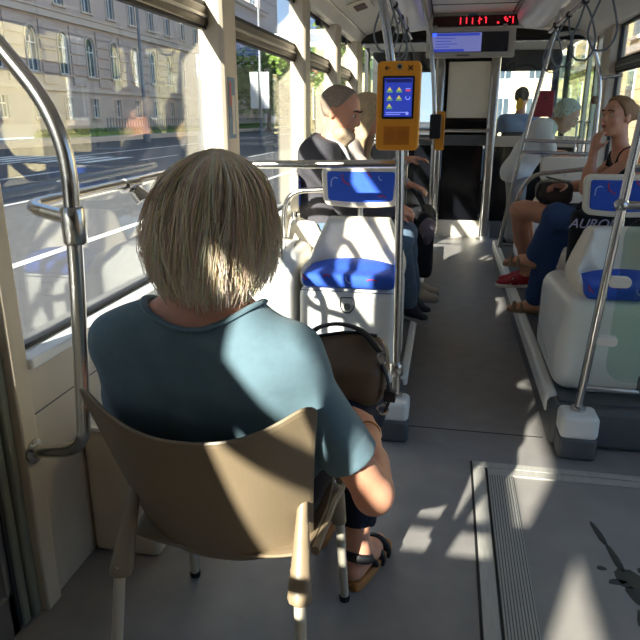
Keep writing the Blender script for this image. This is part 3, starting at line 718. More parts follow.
moulded('seat_box', 'white moulded box under the left seats by the aisle', (-1.055, 4.06, .2), (-.42, 4.55, .615), .05)
moulded('seat_box', 'white moulded box under the jacket man between two left seats', (-.90, 3.27, .2), (-.42, 3.74, .615), .04)

# ------------------------------------------------------------------ seats
def rounded_poly(x0, x1, z0, z1, r, n=5, taper=0, belly=0):
    pts = []
    for cx, cz, a0 in ((x1 - r, z1 - r, 0), (x0 + r, z1 - r, 90), (x0 + r, z0 + r, 180), (x1 - r, z0 + r, 270)):
        for k in range(n + 1):
            a = R(a0 + 90 * k / n); pts.append((cx + r * math.cos(a), cz + r * math.sin(a)))
    out = []
    xm = (x0 + x1) / 2
    for (x, z) in pts:
        t = (z1 - z) / (z1 - z0); x2 = xm + (x - xm) * (1 - taper * t); u = (x2 - xm) / ((x1 - x0) / 2); out.append((x2, z - belly * t * (1 - u * u)))
    # extra points along the bottom edge for the belly
    if belly:
        i = 3 * (n + 1) - 0; b = []
        for k in range(1, 8):
            u = -1 + 2 * k / 8; b.append((xm + u * ((x1 - x0) / 2 - r) * (1 - taper), z0 - belly * (1 - (u * .85) ** 2)))
        out = out[:i] + b + out[i:]
    return out
def squiggle(parent, c, s, m, kind):
    x, y, z = c
    if kind == 0: p = [(x - s, y, z - s), (x - s * .9, y, z + s * .4), (x - s * .2, y, z + s), (x + s * .4, y, z + s * .8)]
    elif kind == 1: p = [(x - s, y, z + s), (x - s * .8, y, z - .1 * s), (x + s * .3, y, z - s * .8)]
    else: p = [(x - s, y, z), (x - s * .1, y, z + s * .2), (x + s, y, z)]
    MB().tube(spline(p, 5), .0028, 6, flat=((0, 1, 0), .4)).build('printed_squiggle', m, parent)
def make_seat(label, loc, rz, marks=True, group='blue upholstered tram seats'):
    t = thing('tram_seat', label, 'seat', (0, 0, 0), 0, group)
    f = Field((-.28, .0, -.12), (.28, .52, .30), .011)
    f.rbox((-.235, .05, -.06), (.235, .46, .235), .05)
    f.cut((.232, .3, .03), (.90, 0, .36)); f.cut((-.232, .3, .03), (-.90, 0, .36)); f.cut((0, .10, .05), (0, -.70, .62)); f.cut((0, .47, .1), (0, 1, .10))
    f.ell((0, .17, .20), (.185, .18, .19), k=.05, op='sub'); f.rbox((-.205, -.1, -.02), (.205, .25, .30), .05, k=.03, op='sub')
    f.build('seat_shell', CREAM, t, 3)
    f = Field((-.25, -.05, -.07), (.25, .40, .12), .01)
    f.rbox((-.21, .0, -.03), (.21, .265, .036), .022); f.ell((0, .22, .03), (.15, .1, .03), k=.04)
    cu = f.build('seat_cushion', BLUEF, t, 2)
    MB().tube([(0, .425, .20), (0, .43, .34)], .016, 10).build('headrest_post', STEEL, t)
    hr = MB().prism(rounded_poly(-.195, .195, .29, .475, .035, taper=.06, belly=.014), 1, .40, .445).build('headrest', CREAM, t, .012, 3)
    MB().prism(rounded_poly(-.165, .165, .315, .45, .014, taper=.05, belly=.010), 1, .392, .41).build('headrest_pad', BLUEF, hr, .004)
    if marks:
        for (x, z, s, m, k) in ((-.12, .40, .022, LBLUE, 0), (-.06, .41, .028, REDM, 1), (.10, .42, .012, LBLUE, 1), (.105, .335, .018, REDM, 2), (.05, .44, .014, REDM, 1)): squiggle(hr, (x, .390, z), s, m, k)
        for (x, z, s, m, k) in ((-.185, .02, .014, REDM, 1), (.01, .012, .016, LBLUE, 1), (.11, .016, .022, REDM, 2), (-.09, .03, .016, REDM, 2)): squiggle(cu, (x, -.002, z), s, m, k)
    t.location = loc; t.rotation_euler = (0, 0, rz); return t
s0 = make_seat('near left blue seat with cream shell, lit by the sun', (-.405, 2.72, .70), 0)
def seat_copy(label, loc, rz):
    c = copy_tree(s0); c.location = loc; c.rotation_euler = (0, 0, rz); c['label'] = label; return c
seat_copy('near right blue seat with cream shell behind the glass screen', (.835, 2.86, .668), 0)
seat_copy('blue seat under the man in the grey jacket, backed against the left window', (-.385, 3.50, .645), R(102))
seat_copy('blue seat of the long haired woman at the left window', (-.45, 4.30, .645), R(90))
seat_copy('blue seat of the person in jeans at the right wall', (.925, 3.80, .60), R(-90))
seat_copy('blue seat of the young woman at the right wall', (.925, 4.36, .60), R(-90))
seat_copy('far right empty cream seat below the double rail', (.93, 5.98, .62), R(180))

# ------------------------------------------------------------------ rails and poles
t = thing('grab_rail', 'curved steel grab rail at the left door post', 'rail', (-1.08, 1.40, .5))
MB().tube(fillet([(-1.083, 1.405, .515), (-.925, 1.405, .535), (-.888, 1.405, 1.00), (-.870, 1.405, 1.38), (-1.05, 1.405, 1.60), (-1.083, 1.405, 1.605)], [.13, .3, .25, .02], 10), .0195, 16).build('rail_tube', STEEL, t)
for z in (.515, 1.605): MB().lathe([(.035, 0), (.035, .008), (.022, .012)], (-1.083, 1.405, z), 16, 0).build('flange', STEEL, t)
t = thing('window_handrail', 'steel handrail running along the left window and across to the yellow validator pole', 'rail', (-1.03, 2.0, .9))
MB().tube(fillet([(-.886, 1.405, 1.155), (-.90, 1.42, 1.165), (-1.03, 1.45, 1.185), (-1.03, 2.74, 1.20), (-.19, 2.74, 1.215)], [.02, .05, .07], 8), .0175, 14).build('rail_tube', STEEL, t)
MB().lathe([(.026, -.045), (.029, -.04), (.029, .04), (.026, .045)], (-.879, 1.405, 1.15), 18).build('clamp', STEEL, t)
MB().tube(fillet([(-1.03, 2.0, 1.185), (-.80, 2.08, .99), (-.74, 2.1, .90), (-.74, 2.1, .0)], .05), .0165, 12).build('support_leg', STEEL, t)
MB().tube([(-1.03, 1.955, 1.185), (-1.03, 2.045, 1.185)], .024, 14).build('clamp', STEEL, t)
MB().tube([(-1.012, 2.0, 1.165), (-.99, 2.003, 1.135)], .023, 14).build('clamp', STEEL, t)
t = thing('bent_rail', 'small bent steel rail on the shelf behind the near left seat', 'rail', (-.80, 3.24, .79))
MB().tube(fillet([(-.80, 3.18, .79), (-.80, 3.18, 1.045), (-.42, 3.20, 1.06)], .12, 8), .014, 12).build('handle_tube', STEEL, t)
MB().lathe([(.024, 0), (.024, .012), (.016, .016)], (-.80, 3.18, .795), 14).build('foot_ring', STEEL, t)

def foot_cap(x0, y0, x1, y1, zb, zt, parent, dark=True):
    f = Field((x0 - .03, y0 - .03, zb - .03), (x1 + .03, y1 + .03, zt + .03), .008); f.rbox((x0, y0, zb), (x1, y1, zt), .022); f.build('foot_cap', WHITEP, parent, 2)
    if dark: box('foot_base', (x0, y0, 0), (x1, y1, zb + .01), GREYP, parent, .015)
t = thing('validator_pole', 'steel pole carrying the orange ticket validator', 'pole', (-.168, 2.69, 0))
foot_cap(-.245, 2.60, -.105, 2.735, .10, .195, t)
MB().tube(spline([(-.168, 2.68, .19), (-.176, 2.69, .6), (-.188, 2.70, 1.15), (-.205, 2.70, 1.40), (-.275, 2.70, 1.80), (-.34, 2.70, 2.10), (-.40, 2.70, 2.41)], 8), .0175, 16).build('pole_tube', STEEL, t)
MB().lathe([(.028, -.028), (.030, -.024), (.030, .024), (.028, .028)], (-.170, 2.683, .325), 16).build('clamp', STEEL, t)
MB().tube([(-.17, 2.683, .325), (-.235, 2.72, .33)], .015, 10).build('clamp_arm', STEEL, t); MB().lathe([(.03, 0), (.03, .012), (.02, .016)], (-.168, 2.68, .193), 16).build('pole_ring', STEEL, t)

# the ticket validator on that pole
v = thing('ticket_validator', 'orange ticket validator with blue touch screen on the steel pole', 'validator', (-.20, 2.65, 1.275))
vx, vy, vz = -.200, 2.615, 1.4375
MB().prism(rounded_poly(vx - .083, vx + .083, vz - .163, vz + .165, .018), 1, vy, vy + .075).build('housing', ORANGE, v, .006, 3)
sc = MB().prism(rounded_poly(vx - .061, vx + .061, vz - .045, vz + .112, .006), 1, vy - .003, vy + .004).build('screen_bezel', BLACK, v)
SCRB = mat('screen_blue', (46, 62, 168), .2, emit=.35); SCRL = mat('screen_light', (120, 134, 220), .2, emit=.5); SCRG = mat('screen_green', (84, 128, 92), .3, emit=.5); SCRY = mat('screen_yellow', (190, 170, 70), .3, emit=.5); SCRR = mat('screen_red', (190, 60, 80), .3, emit=.5); SCRD = mat('screen_dark', (28, 32, 92), .3, emit=.3)
box('screen', (vx - .053, vy - .0045, vz - .036), (vx + .053, vy - .002, vz + .104), SCRB, sc)
box('screen_header', (vx - .05, vy - .0055, vz + .088), (vx + .05, vy - .004, vz + .101), SCRD, sc)
for i in range(2):
    for k in range(3):
        if i == 1 and k == 2: continue
        x = vx - .044 + i * .036; z = vz + .052 - k * .03; box('icon', (x, vy - .006, z), (x + .022, vy - .004, z + .008), SCRG, sc); MB().prism([(x + .003, z + .008), (x + .019, z + .008), (x + .011, z + .02)], 1, vy - .006, vy - .004).build('icon', SCRY, sc)
box('icon', (vx + .028, vy - .006, vz + .056), (vx + .046, vy - .004, vz + .062), SCRR, sc); box('icon', (vx + .028, vy - .006, vz + .064), (vx + .046, vy - .004, vz + .067), SCRL, sc)
tube('icon', [(vx + .037 + .008 * math.cos(a), vy - .005, vz + .034 + .008 * math.sin(a)) for a in np.linspace(2.6, 6.6, 10)], .002, SCRL, sc, 6)
for k in range(2): box('text_line', (vx - .046, vy - .0055, vz - .022 - k * .007), (vx + .03 - k * .02, vy - .004, vz - .019 - k * .007), SCRL, sc)
MB().lathe([(.006, -.001), (.0065, .001)], (vx + .036, vy - .005, vz - .024), 12, 1).build('icon', SCRL, sc)
MB().lathe([(.0115, -.004), (.0115, .004), (.007, .004)], (vx + .002, vy - .001, vz + .145), 16, 1).build('lens_ring', ALU, v); MB().ell((vx + .002, vy - .003, vz + .145), (.008, .004, .008)).build('lens', BLACK, v)
DK = mat('dark_print', (70, 42, 16), .5)
tube('arrow_mark', [(vx - .052, vy - .001, vz + .140), (vx - .034, vy - .001, vz + .140)], .0024, DK, v, 6); tube('arrow_mark', [(vx - .044, vy - .001, vz + .148), (vx - .053, vy - .001, vz + .140), (vx - .044, vy - .001, vz + .132)], .0024, DK, v, 6)
for s in (-1, 1): tube('cross_mark', [(vx + .034, vy - .001, vz + .140 - s * .008), (vx + .052, vy - .001, vz + .140 + s * .008)], .0026, DK, v, 6)
RIM = mat('orange_relief', (196, 112, 18), .5)
box('reader_pad', (vx - .052, vy - .002, vz - .142), (vx + .048, vy + .002, vz - .072), mat('orange_pad', (210, 124, 24), .5), v)
for r in (.012, .02, .028, .036, .044):
    for s in (0, math.pi): tube('wave_mark', [(vx - .002 + r * math.cos(a + s), vy - .003, vz - .107 + .72 * r * math.sin(a + s)) for a in np.linspace(-1.1, 1.1, 10)], .0013, RIM, v, 5)
MB().lathe([(.004, -.001), (.004, .001)], (vx + .038, vy - .003, vz - .135), 10, 1).build('wave_mark', RIM, v)
box('pole_bracket', (vx - .03, vy + .07, vz - .10), (vx + .045, vy + .115, vz + .08), BLACK, v, .006)

# second validator farther up the aisle
t = thing('aisle_pole', 'thin steel pole farther up the left side of the aisle', 'pole', (-.11, 5.2, 0))
MB().tube(spline([(-.105, 5.2, .2), (-.11, 5.2, .9), (-.115, 5.2, 1.4), (-.17, 5.2, 1.9), (-.29, 5.2, 2.41)], 8), .0175, 12).build('pole_tube', STEEL, t); MB().lathe([(.035, 0), (.035, .015), (.02, .02)], (-.105, 5.2, .2), 12).build('pole_ring', STEEL, t)
MB().tube([(-.11, 5.2, 1.235), (-1.05, 5.2, 1.235)], .014, 10).build('side_bar', STEEL, t)
t = thing('old_validator', 'small orange ticket validator with black box on the farther pole', 'validator', (-.08, 5.15, 1.1))
MB().prism(rounded_poly(-.10, -.035, 1.16, 1.44, .01), 1, 5.10, 5.17).build('housing', ORANGE, t, .004); MB().prism(rounded_poly(-.145, -.062, 1.245, 1.42, .012), 1, 5.04, 5.12).build('punch_box', BLACK, t, .006)
t = thing('handrail', 'thin steel crossbar at the back of the left seats', 'rail', (-.6, 4.9, 1.2))
MB().tube([(-1.06, 4.95, 1.20), (-.30, 4.95, 1.20)], .013, 10).build('rail_tube', STEEL, t); MB().tube([(-.30, 4.95, 1.20), (-.30, 4.95, .2)], .013, 10).build('rail_leg', STEEL, t)

# right hand pole, glass screen and rails
t = thing('right_pole', 'slanted steel pole at the corner of the right seat plinth', 'pole', (.61, 2.68, 0))
foot_cap(.535, 2.585, .69, 2.72, .095, .205, t)
MB().tube(spline([(.610, 2.665, .20), (.645, 2.67, .70), (.690, 2.68, 1.24), (.74, 2.68, 1.75), (.83, 2.68, 2.25), (.86, 2.68, 2.41)], 8), .018, 16).build('pole_tube', STEEL, t); MB().lathe([(.032, 0), (.032, .012), (.022, .018)], (.610, 2.665, .203), 16).build('pole_ring', STEEL, t)
t = thing('screen_rail', 'steel rails holding the glass screen before the near right seat', 'rail', (1.0, 2.68, .27))
MB().tube([(.63, 2.668, .305), (1.40, 2.68, .295)], .014, 12).build('lower_rail', STEEL, t); MB().tube([(.672, 2.675, 1.075), (1.40, 2.68, 1.055)], .0175, 12).build('upper_rail', STEEL, t); MB().ell((.672, 2.675, 1.075), (.03, .026, .026)).build('rail_knuckle', STEEL, t)
MB().tube([(.70, 2.68, 1.215), (1.40, 2.68, 1.21)], .015, 12).build('top_rail', STEEL, t)
t = thing('glass_screen', 'pale green glass screen beside the right pole', 'glass screen', (1.05, 2.68, .3))
MB().prism([(p[0], p[1]) for p in rounded_poly(.70, 1.39, .34, 1.03, .08)], 1, 2.672, 2.68).build('pane', GREENG, t)
for z, w in ((.52, 0), (.77, 0)): MB().prism(rounded_poly(.625 + (z - .3) * .075, .712 + (z - .3) * .075, z - .022, z + .022, .02), 1, 2.655, 2.69).build('clip', CREAM, t, .004)
for x in (.86, 1.2): MB().prism(rounded_poly(x - .022, x + .022, .29, .37, .02), 1, 2.655, 2.70).build('clip', GREYP, t, .004)

# arched frame and rails at the far right
t = thing('arched_frame', 'steel arched frame with slanted pole at the far right seats', 'rail', (.53, 6.2, .2))
MB().tube(spline([(.535, 6.30, .2), (.60, 6.25, .75), (.70, 6.2, 1.4), (.84, 6.2, 2.10), (.90, 6.2, 2.41)], 6), .019, 12).build('slanted_pole', STEEL, t)
MB().tube(fillet([(.83, 6.2, 2.06), (1.10, 6.2, 2.10), (1.25, 6.2, 1.75), (1.27, 6.2, .66)], [.14, .3], 8), .019, 12).build('arch_tube', STEEL, t)
MB().tube([(.67, 6.2, 1.20), (1.262, 6.2, 1.185)], .016, 10).build('upper_bar', STEEL, t); MB().tube([(.66, 6.2, 1.10), (1.262, 6.2, 1.085)], .016, 10).build('lower_bar', STEEL, t)
MB().tube([(1.255, 6.2, 1.72), (1.42, 6.2, 1.74)], .014, 10).build('wall_bar', STEEL, t)
MB().ell((1.215, 6.19, 1.54), (.03, .03, .035)).build('stop_button', mat('button_bronze', (120, 96, 70), .4), t)
t = thing('side_screen', 'clear glass wind screen above the far right double rail', 'glass screen', (1.05, 6.2, 1.2)); MB().prism(rounded_poly(.90, 1.235, 1.22, 1.90, .06), 1, 6.198, 6.205).build('pane', GREENG, t)
MB().prism([(1.0, 1.205), (1.05, 1.205), (1.05, 1.24), (1.0, 1.24)], 1, 6.19, 6.215).build('clip', STEEL, t)
t = thing('bent_rail', 'bent steel rail loop before the far right empty seat', 'rail', (.55, 5.15, .2))
MB().tube(fillet([(1.04, 5.15, .68), (1.04, 5.15, 1.035), (.62, 5.15, .985), (.535, 5.15, .80), (.56, 5.22, .66)], [.05, .22, .1], 8), .016, 12).build('handle_tube', STEEL, t)

# ceiling rails with hanging straps
STRAP = mat('strap_grey_blue', (104, 112, 120), .6)
def strap_rail(label, x, y0, y1, z, straps, swing):
    t = thing('ceiling_rail', label, 'rail', (x, y0, z)); MB().tube([(x, y0, z), (x, y1, z)], .016, 10).build('rail_tube', STEEL, t)
    for y in np.arange(y0 + .3, y1, 1.6): MB().tube([(x, y, z), (x + .02 * swing, y, 2.42)], .011, 8).build('hanger', STEEL, t)
    for i, y in enumerate(straps):
        s = thing('hanging_strap', 'grey looped hanging strap on the %s ceiling rail, %s from the front' % ('left' if x < 0 else 'right', ['first', 'second', 'third', 'fourth', 'fifth', 'sixth', 'seventh', 'eighth'][len(straps) - 1 - i]), 'strap', (x, y, z), group='hanging straps on the ceiling rails')
        MB().tube([(x, y - .02, z), (x, y + .02, z)], .024, 10).build('strap_ring', BLACK, s)
        a = .02 * math.sin(i * 2.1); p = [(x, y, z - .01), (x - .035 + a, y + .02, z - .10), (x - .075 + a, y + .03, z - .24), (x - .045 + a, y + .04, z - .33), (x + a, y + .045, z - .345), (x + .045 + a, y + .04, z - .33), (x + .075 + a, y + .03, z - .24), (x + .035 + a, y + .02, z - .10), (x, y, z - .01)]
        MB().tube(spline(p, 5), .0065, 7).build('strap_loop', STRAP, s)
strap_rail('right ceiling handrail with hanging straps', .80, 2.9, 6.25, 2.10, [4.05, 4.7, 5.3, 5.9], 1)
strap_rail('left ceiling handrail with hanging straps', -.42, 2.8, 6.9, 2.14, [4.3, 4.9, 5.5, 6.2], -1)

# signs at the front end
t = thing('led_display', 'dark display strip with red glowing characters over the aisle', 'display', (.2, 7.38, 2.3))
box('display_body', (-.23, 7.34, 2.29), (.63, 7.40, 2.39), BLACK, t, .008); box('display_window', (-.215, 7.335, 2.30), (.615, 7.342, 2.38), mat('led_window', (58, 14, 18), .15), t)
LED = mat('led_red', (255, 40, 56), .4, emit=.9)
for (x, a, b) in ((.045, 0, 1), (.105, .1, 1), (.165, 0, .9), (.235, .55, 1), (.235, 0, .35), (.30, .1, .9), (.425, 0, .25), (.49, .4, 1), (.51, .2, .7), (.565, 0, 1)): box('led_segment', (x, 7.332, 2.307 + .066 * a), (x + .010, 7.336, 2.307 + .066 * b), LED, t)
for (x, z) in ((.225, 2.33), (.248, 2.345), (.415, 2.312), (.48, 2.352), (.53, 2.36), (.29, 2.36)): box('led_segment', (x, 7.332, z), (x + .016, 7.336, z + .012), LED, t)
box('blue_label', (.13, 7.385, 2.392), (.22, 7.40, 2.412), mat('label_blue', (96, 160, 206), .5), t)
t = thing('info_screen', 'wide information screen in a grey frame hanging over the aisle', 'screen', (.16, 7.30, 1.95))
MB().prism(rounded_poly(-.285, .605, 1.985, 2.265, .012), 1, 7.26, 7.34).build('screen_frame', mat('screen_frame_grey', (172, 168, 162), .5), t, .006)
sp = box('screen_panel', (-.235, 7.252, 2.035), (.535, 7.262, 2.225), mat('screen_off', (26, 28, 40), .12, spec=.7), t)
box('screen_page', (-.228, 7.249, 2.04), (.27, 7.2525, 2.22), mat('screen_page', (112, 118, 180), .3, emit=.30), sp)
box('screen_title', (-.225, 7.2475, 2.19), (.25, 7.2495, 2.215), SCRB, sp); box('screen_footer', (-.225, 7.2475, 2.042), (.10, 7.2495, 2.066), SCRB, sp); box('screen_badge', (-.225, 7.2465, 2.188), (-.18, 7.249, 2.22), mat('screen_badge', (60, 96, 230), .3, emit=.6), sp)
for k, w in enumerate((.2, .16, .22, .14)): box('text_line', (-.19, 7.2475, 2.165 - k * .027), (-.19 + w, 7.2495, 2.172 - k * .027), SCRB, sp)
box('button_slot', (.03, 7.257, 1.998), (.16, 7.262, 2.012), GREYP, t); 
for x in (-.2, .5): box('hanger', (x - .02, 7.30, 2.26), (x + .02, 7.34, 2.30), ALU, t)
t = thing('pillar_sticker', 'small blue and red sticker on the first left pillar', 'sticker', (-1.04, 3.12, 1.45)); box('sticker_sheet', (-1.0395, 3.075, 1.30), (-1.037, 3.175, 1.58), mat('sticker_blue', (86, 120, 150), .4), t)
box('sticker_mark', (-1.0372, 3.09, 1.45), (-1.0362, 3.115, 1.56), mat('sticker_red', (186, 64, 60), .4), t); box('sticker_mark', (-1.0372, 3.12, 1.32), (-1.0362, 3.16, 1.50), mat('sticker_pale', (196, 190, 178), .4), t)
t = thing('red_box', 'dark red box on the cab post behind the grey haired man', 'box', (.98, 7.9, 1.4)); box('box_body', (.93, 7.90, 1.40), (1.13, 7.98, 1.68), mat('dark_red', (138, 40, 48), .5), t, .01); box('box_lid', (.95, 7.885, 1.56), (1.11, 7.90, 1.66), mat('dark_red', (138, 40, 48)), t, .004); MB().lathe([(.012, -.004), (.012, .004)], (1.03, 7.884, 1.60), 10, 1).build('box_knob', BLACK, t)
t = thing('ceiling_speaker', 'small grille panel in the left ceiling slope', 'speaker', (-.82, 5.6, 2.33))
rt = Matrix.Rotation(R(17), 3, 'Y').inverted(); MB().box((-.92, 5.9, 2.315), (-.72, 6.3, 2.332), rt).build('grille_frame', CREAM, t, .004); MB().box((-.87, 5.98, 2.308), (-.77, 6.22, 2.318), rt).build('grille', mat('grille_brown', (96, 70, 62), .6), t)

t = thing('shadow_panel', 'unseen low beige panel with tube rail, added behind the viewer to shade the floor', 'panel', (-.66, .2, 0))  # unseen panel, rail and pole added to shape the sun patches on the floor
box('panel_sheet', (-1.06, .185, .06), (-.24, .215, .785), BEIGE, t, .01); MB().tube(fillet([(-1.05, .2, .80), (-1.05, .2, .865), (-.24, .2, .865), (-.24, .2, 0)], .06, 6), .018, 12).build('rail_tube', STEEL, t); MB().tube([(-.555, .2, 0), (-.555, .2, 2.42)], .024, 12).build('pole_tube', STEEL, t)
# ------------------------------------------------------------------ the resin chair
RESIN = mat('beige_resin', (138, 121, 97), .42, var=.03, scale=10, bump=.02, bscale=300)
LEGM = mat('anodised_leg', (196, 188, 170), .4, .2)
ch = thing('plastic_chair', 'beige moulded plastic chair with metal legs standing by the left wall', 'chair', (-.47, 1.3, 0))
CX = -.480
def back_pt(u, v):
    u = u * 2 - 1; e = abs(u)
    vv = v; w = .205 + .042 * vv ** 1.2
    zt = .795 + .092 * e ** 2.4 - (.03 * max(0, e - .9) / .1) ** 1.0; zb = .395 + .05 * e ** 3
    z = zb + (zt - zb) * vv
    y = 1.185 - .135 * vv ** 1.1 + .075 * e ** 2.2 + .03 * (1 - vv) ** 3
    return (CX + u * w + .012 * u, y, z)
MB().grid(back_pt, 25, 17).build('backrest', RESIN, ch, solid=.011, sub=1, angle=0, offset=0)
def seat_pt(u, v):
    u = u * 2 - 1; e = abs(u); w = .215 + .02 * math.sin(v * 3.14)
    z = .425 + .03 * e ** 3 - .02 * math.sin(v * 3.14) * (1 - e ** 2) - .05 * max(0, v - .88) / .12
    return (CX + u * w, 1.195 + v * .42, z)
MB().grid(seat_pt, 17, 13).build('seat', RESIN, ch, solid=.012, sub=1, angle=0, offset=0)
MB().tube(spline([(CX - .23, 1.23, .44), (CX - .235, 1.4, .44), (CX - .225, 1.59, .42), (CX, 1.62, .40), (CX + .225, 1.59, .42), (CX + .235, 1.4, .44), (CX + .23, 1.23, .44)], 6), .012, 8).build('seat_rim', RESIN, ch)
def leg(top, mid, foot, r0, r1, back):
    f = Field(np.minimum(top, mid) - .07, np.maximum(top, mid) + .07, .007)
    f.cap(top, mid, r0, r1, sq=((0, 1, 0), .75)); f.cut(np.array(mid) - (0, 0, .004), (0, 0, -1)); lo = f.build('leg_socket', RESIN, ch, 2)
    MB().tube([np.array(mid) + (0, 0, .02), foot], .0135, 14).build('leg', LEGM, ch)
    MB().lathe([(.015, 0), (.017, .012), (.0145, .02)], (foot[0], foot[1], 0), 12).build('foot_cap', RUBBER, ch)
leg((-.676, 1.225, .60), (-.684, 1.12, .40), (-.700, 1.04, .01), .012, .029, True)
leg((-.276, 1.225, .60), (-.262, 1.12, .39), (-.240, 1.04, .01), .012, .029, True)
leg((-.255, 1.50, .42), (-.243, 1.545, .30), (-.231, 1.585, .01), .034, .022, False)
leg((-.685, 1.50, .42), (-.700, 1.545, .30), (-.716, 1.60, .01), .034, .022, False)

# ------------------------------------------------------------------ people: shared builder
def V3(*a): return np.array(a, float)
def nrm(v): v = np.asarray(v, float); return v / (np.linalg.norm(v) + 1e-9)
def head_frame(fwd, up=(0, 0, 1)):
    f = nrm(fwd); r = nrm(np.cross(f, np.array(up, float))); u = np.cross(r, f); return r, f, u
def add_head(F, c, fwd, up=(0, 0, 1), s=1.0, ears=True):
    r, f, u = head_frame(fwd, up); c = V3(*c); Rm = np.stack([r, f, u], 1); P = lambda a, b, d: c + s * (a * r + b * f + d * u)
    F.ell(P(0, -.008, .025), s * V3(.076, .098, .088), Rm, k=.02); F.ell(P(0, .022, -.045), s * V3(.058, .070, .072), Rm, k=.03)
    F.ell(P(0, .062, -.098), s * V3(.026, .026, .024), Rm, k=.03); F.cap(P(-.04, .070, .022), P(.04, .070, .022), .014 * s, k=.02)
    F.ell(P(-.042, .060, -.032), s * V3(.022, .02, .02), Rm, k=.02); F.ell(P(.042, .060, -.032), s * V3(.022, .02, .02), Rm, k=.02)
    for sg in (-1, 1):
        F.ell(P(sg * .032, .096, .004), s * V3(.016, .012, .010), Rm, k=.012, op='sub')
    F.cap(P(0, .088, .012), P(0, .108, -.028), .008 * s, .012 * s, k=.012); F.ell(P(0, .098, -.034), s * V3(.017, .012, .009), Rm, k=.008)
    F.ell(P(0, .086, -.062), s * V3(.024, .012, .010), Rm, k=.010); F.cap(P(-.02, .094, -.066), P(.02, .094, -.066), .003 * s, k=.004, op='sub')
    if ears:
        for sg in (-1, 1): F.ell(P(sg * .078, -.012, -.012), s * V3(.010, .020, .032), Rm, k=.008); F.ell(P(sg * .086, -.004, -.012), s * V3(.006, .010, .018), Rm, k=.006, op='sub')
    return P, Rm
def add_hand(F, wrist, d, palm_n, s=1.0, curl=.5, thumb=1, spread=.12):
    """Palm, four fingers with two bends and a thumb that leaves the side of the palm. d: direction, palm_n: normal the fingers curl towards."""
    w = V3(*wrist); d = nrm(d); n = nrm(np.asarray(palm_n, float) - d * np.dot(palm_n, d)); side = np.cross(d, n)
    Rm = np.stack([side, d, n], 1); F.ell(w + d * .045 * s, V3(.040, .052, .017) * s, Rm, k=.012); F.cap(w - d * .02, w + d * .03 * s, .026 * s, .028 * s, k=.015, sq=(n, .7))
    for i, (o, L) in enumerate(((-.029, .062), (-.0095, .074), (.0105, .070), (.029, .055))):
        p = w + d * .085 * s + side * o * s; a = curl * .55; dd = nrm(d + side * o * spread * 20 * .2); L *= s
        q = p + (dd * math.cos(a) + n * math.sin(a)) * L * .45; a2 = a + curl * .95; e = q + (dd * math.cos(a2) + n * math.sin(a2)) * L * .32; a3 = a2 + curl * .7; g = e + (dd * math.cos(a3) + n * math.sin(a3)) * L * .25
        F.cap(p - d * .02 * s, p, .0105 * s, .0100 * s, k=.006); F.cap(p, q, .0100 * s, .0092 * s, k=.004); F.cap(q, e, .0092 * s, .0084 * s, k=.003); F.cap(e, g, .0084 * s, .0072 * s, k=.003)
    b = w + d * .022 * s + side * -.032 * s * thumb; m = b + (d * .55 + side * -.7 * thumb + n * .45) * .038 * s; e = m + (d * .85 + side * -.25 * thumb + n * .45) * .034 * s
    F.cap(w + d * .03 * s, b, .014 * s, .014 * s, k=.01); F.cap(b, m, .0135 * s, .0115 * s, k=.006); F.cap(m, e, .0112 * s, .009 * s, k=.004)
def add_foot(F, ankle, toe, s=1.0, k=.015):
    a = V3(*ankle); t = V3(*toe); d = nrm(t - a); z = V3(0, 0, 1); heel = V3(a[0], a[1], t[2]) - nrm(V3(d[0], d[1], 0)) * .03
    F.cap(heel + z * .028, t - nrm(V3(d[0], d[1], 0)) * .07 + z * .022, .034 * s, .036 * s, k=k, sq=(z, .8)); F.cap(t - nrm(V3(d[0], d[1], 0)) * .08 + z * .018, t + z * .012, .036 * s, .022 * s, k=k, sq=(z, .6)); F.cap(a, t - nrm(V3(d[0], d[1], 0)) * .10 + z * .03, .036 * s, .03 * s, k=.03)
def add_limb(F, a, b, c, r, k=.02):
    F.cap(a, b, r[0], r[1], k=k); F.cap(b, c, r[2], r[3], k=k)
    # calf / forearm muscle
    bb, cc = V3(*b), V3(*c); F.cap(bb + (cc - bb) * .15, bb + (cc - bb) * .45, r[2] * 1.02, r[2] * 1.06, k=k)
def bounds(pts, m=.16):
    P = np.array([V3(*p) for p in pts]); return P.min(0) - m, P.max(0) + m
def add_torso(F, J, inf=0., wide=1.0, k=.05):
    """Chest, belly and hips; thickness runs front to back (J['front'])."""
    fr = nrm(J['front']); pel, ch_, nk = V3(*J['pelvis']), V3(*J['chest']), V3(*J['neck']); sl, sr = V3(*J['sL']), V3(*J['sR']); acr = nrm(sr - sl)
    F.cap(ch_ - acr * .075 * wide, ch_ + acr * .075 * wide, .108 + inf, k=k, sq=(fr, .85))
    mid = pel * .45 + ch_ * .55; F.cap(mid - acr * .06 * wide, mid + acr * .06 * wide, .105 * wide + inf, k=k, sq=(fr, .92)); F.cap(ch_, pel, .12 * wide + inf, .13 * wide + inf, k=k, sq=(fr, .85))
    F.cap(pel - acr * .075 * wide, pel + acr * .075 * wide, .115 + inf, k=k, sq=(fr, .95))
    up = nk - ch_; F.cap(sl + .02 * acr, nk - up * .12 - acr * .03, .058 + inf, .050 + inf, k=k); F.cap(sr - .02 * acr, nk - up * .12 + acr * .03, .058 + inf, .050 + inf, k=k); F.cap(sl, sr, .062 + inf, k=k)
    F.cap(sl + acr * .04, ch_ - acr * .08, .07 + inf, .09 + inf, k=k); F.cap(sr - acr * .04, ch_ + acr * .08, .07 + inf, .09 + inf, k=k)
EYEW = mat('eye_white', (232, 228, 222), .2); EYED = mat('eye_dark', (44, 32, 26), .2); LIPM = mat('lips', (178, 96, 88), .5); BROW = mat('brow_hair', (74, 54, 40), .8)
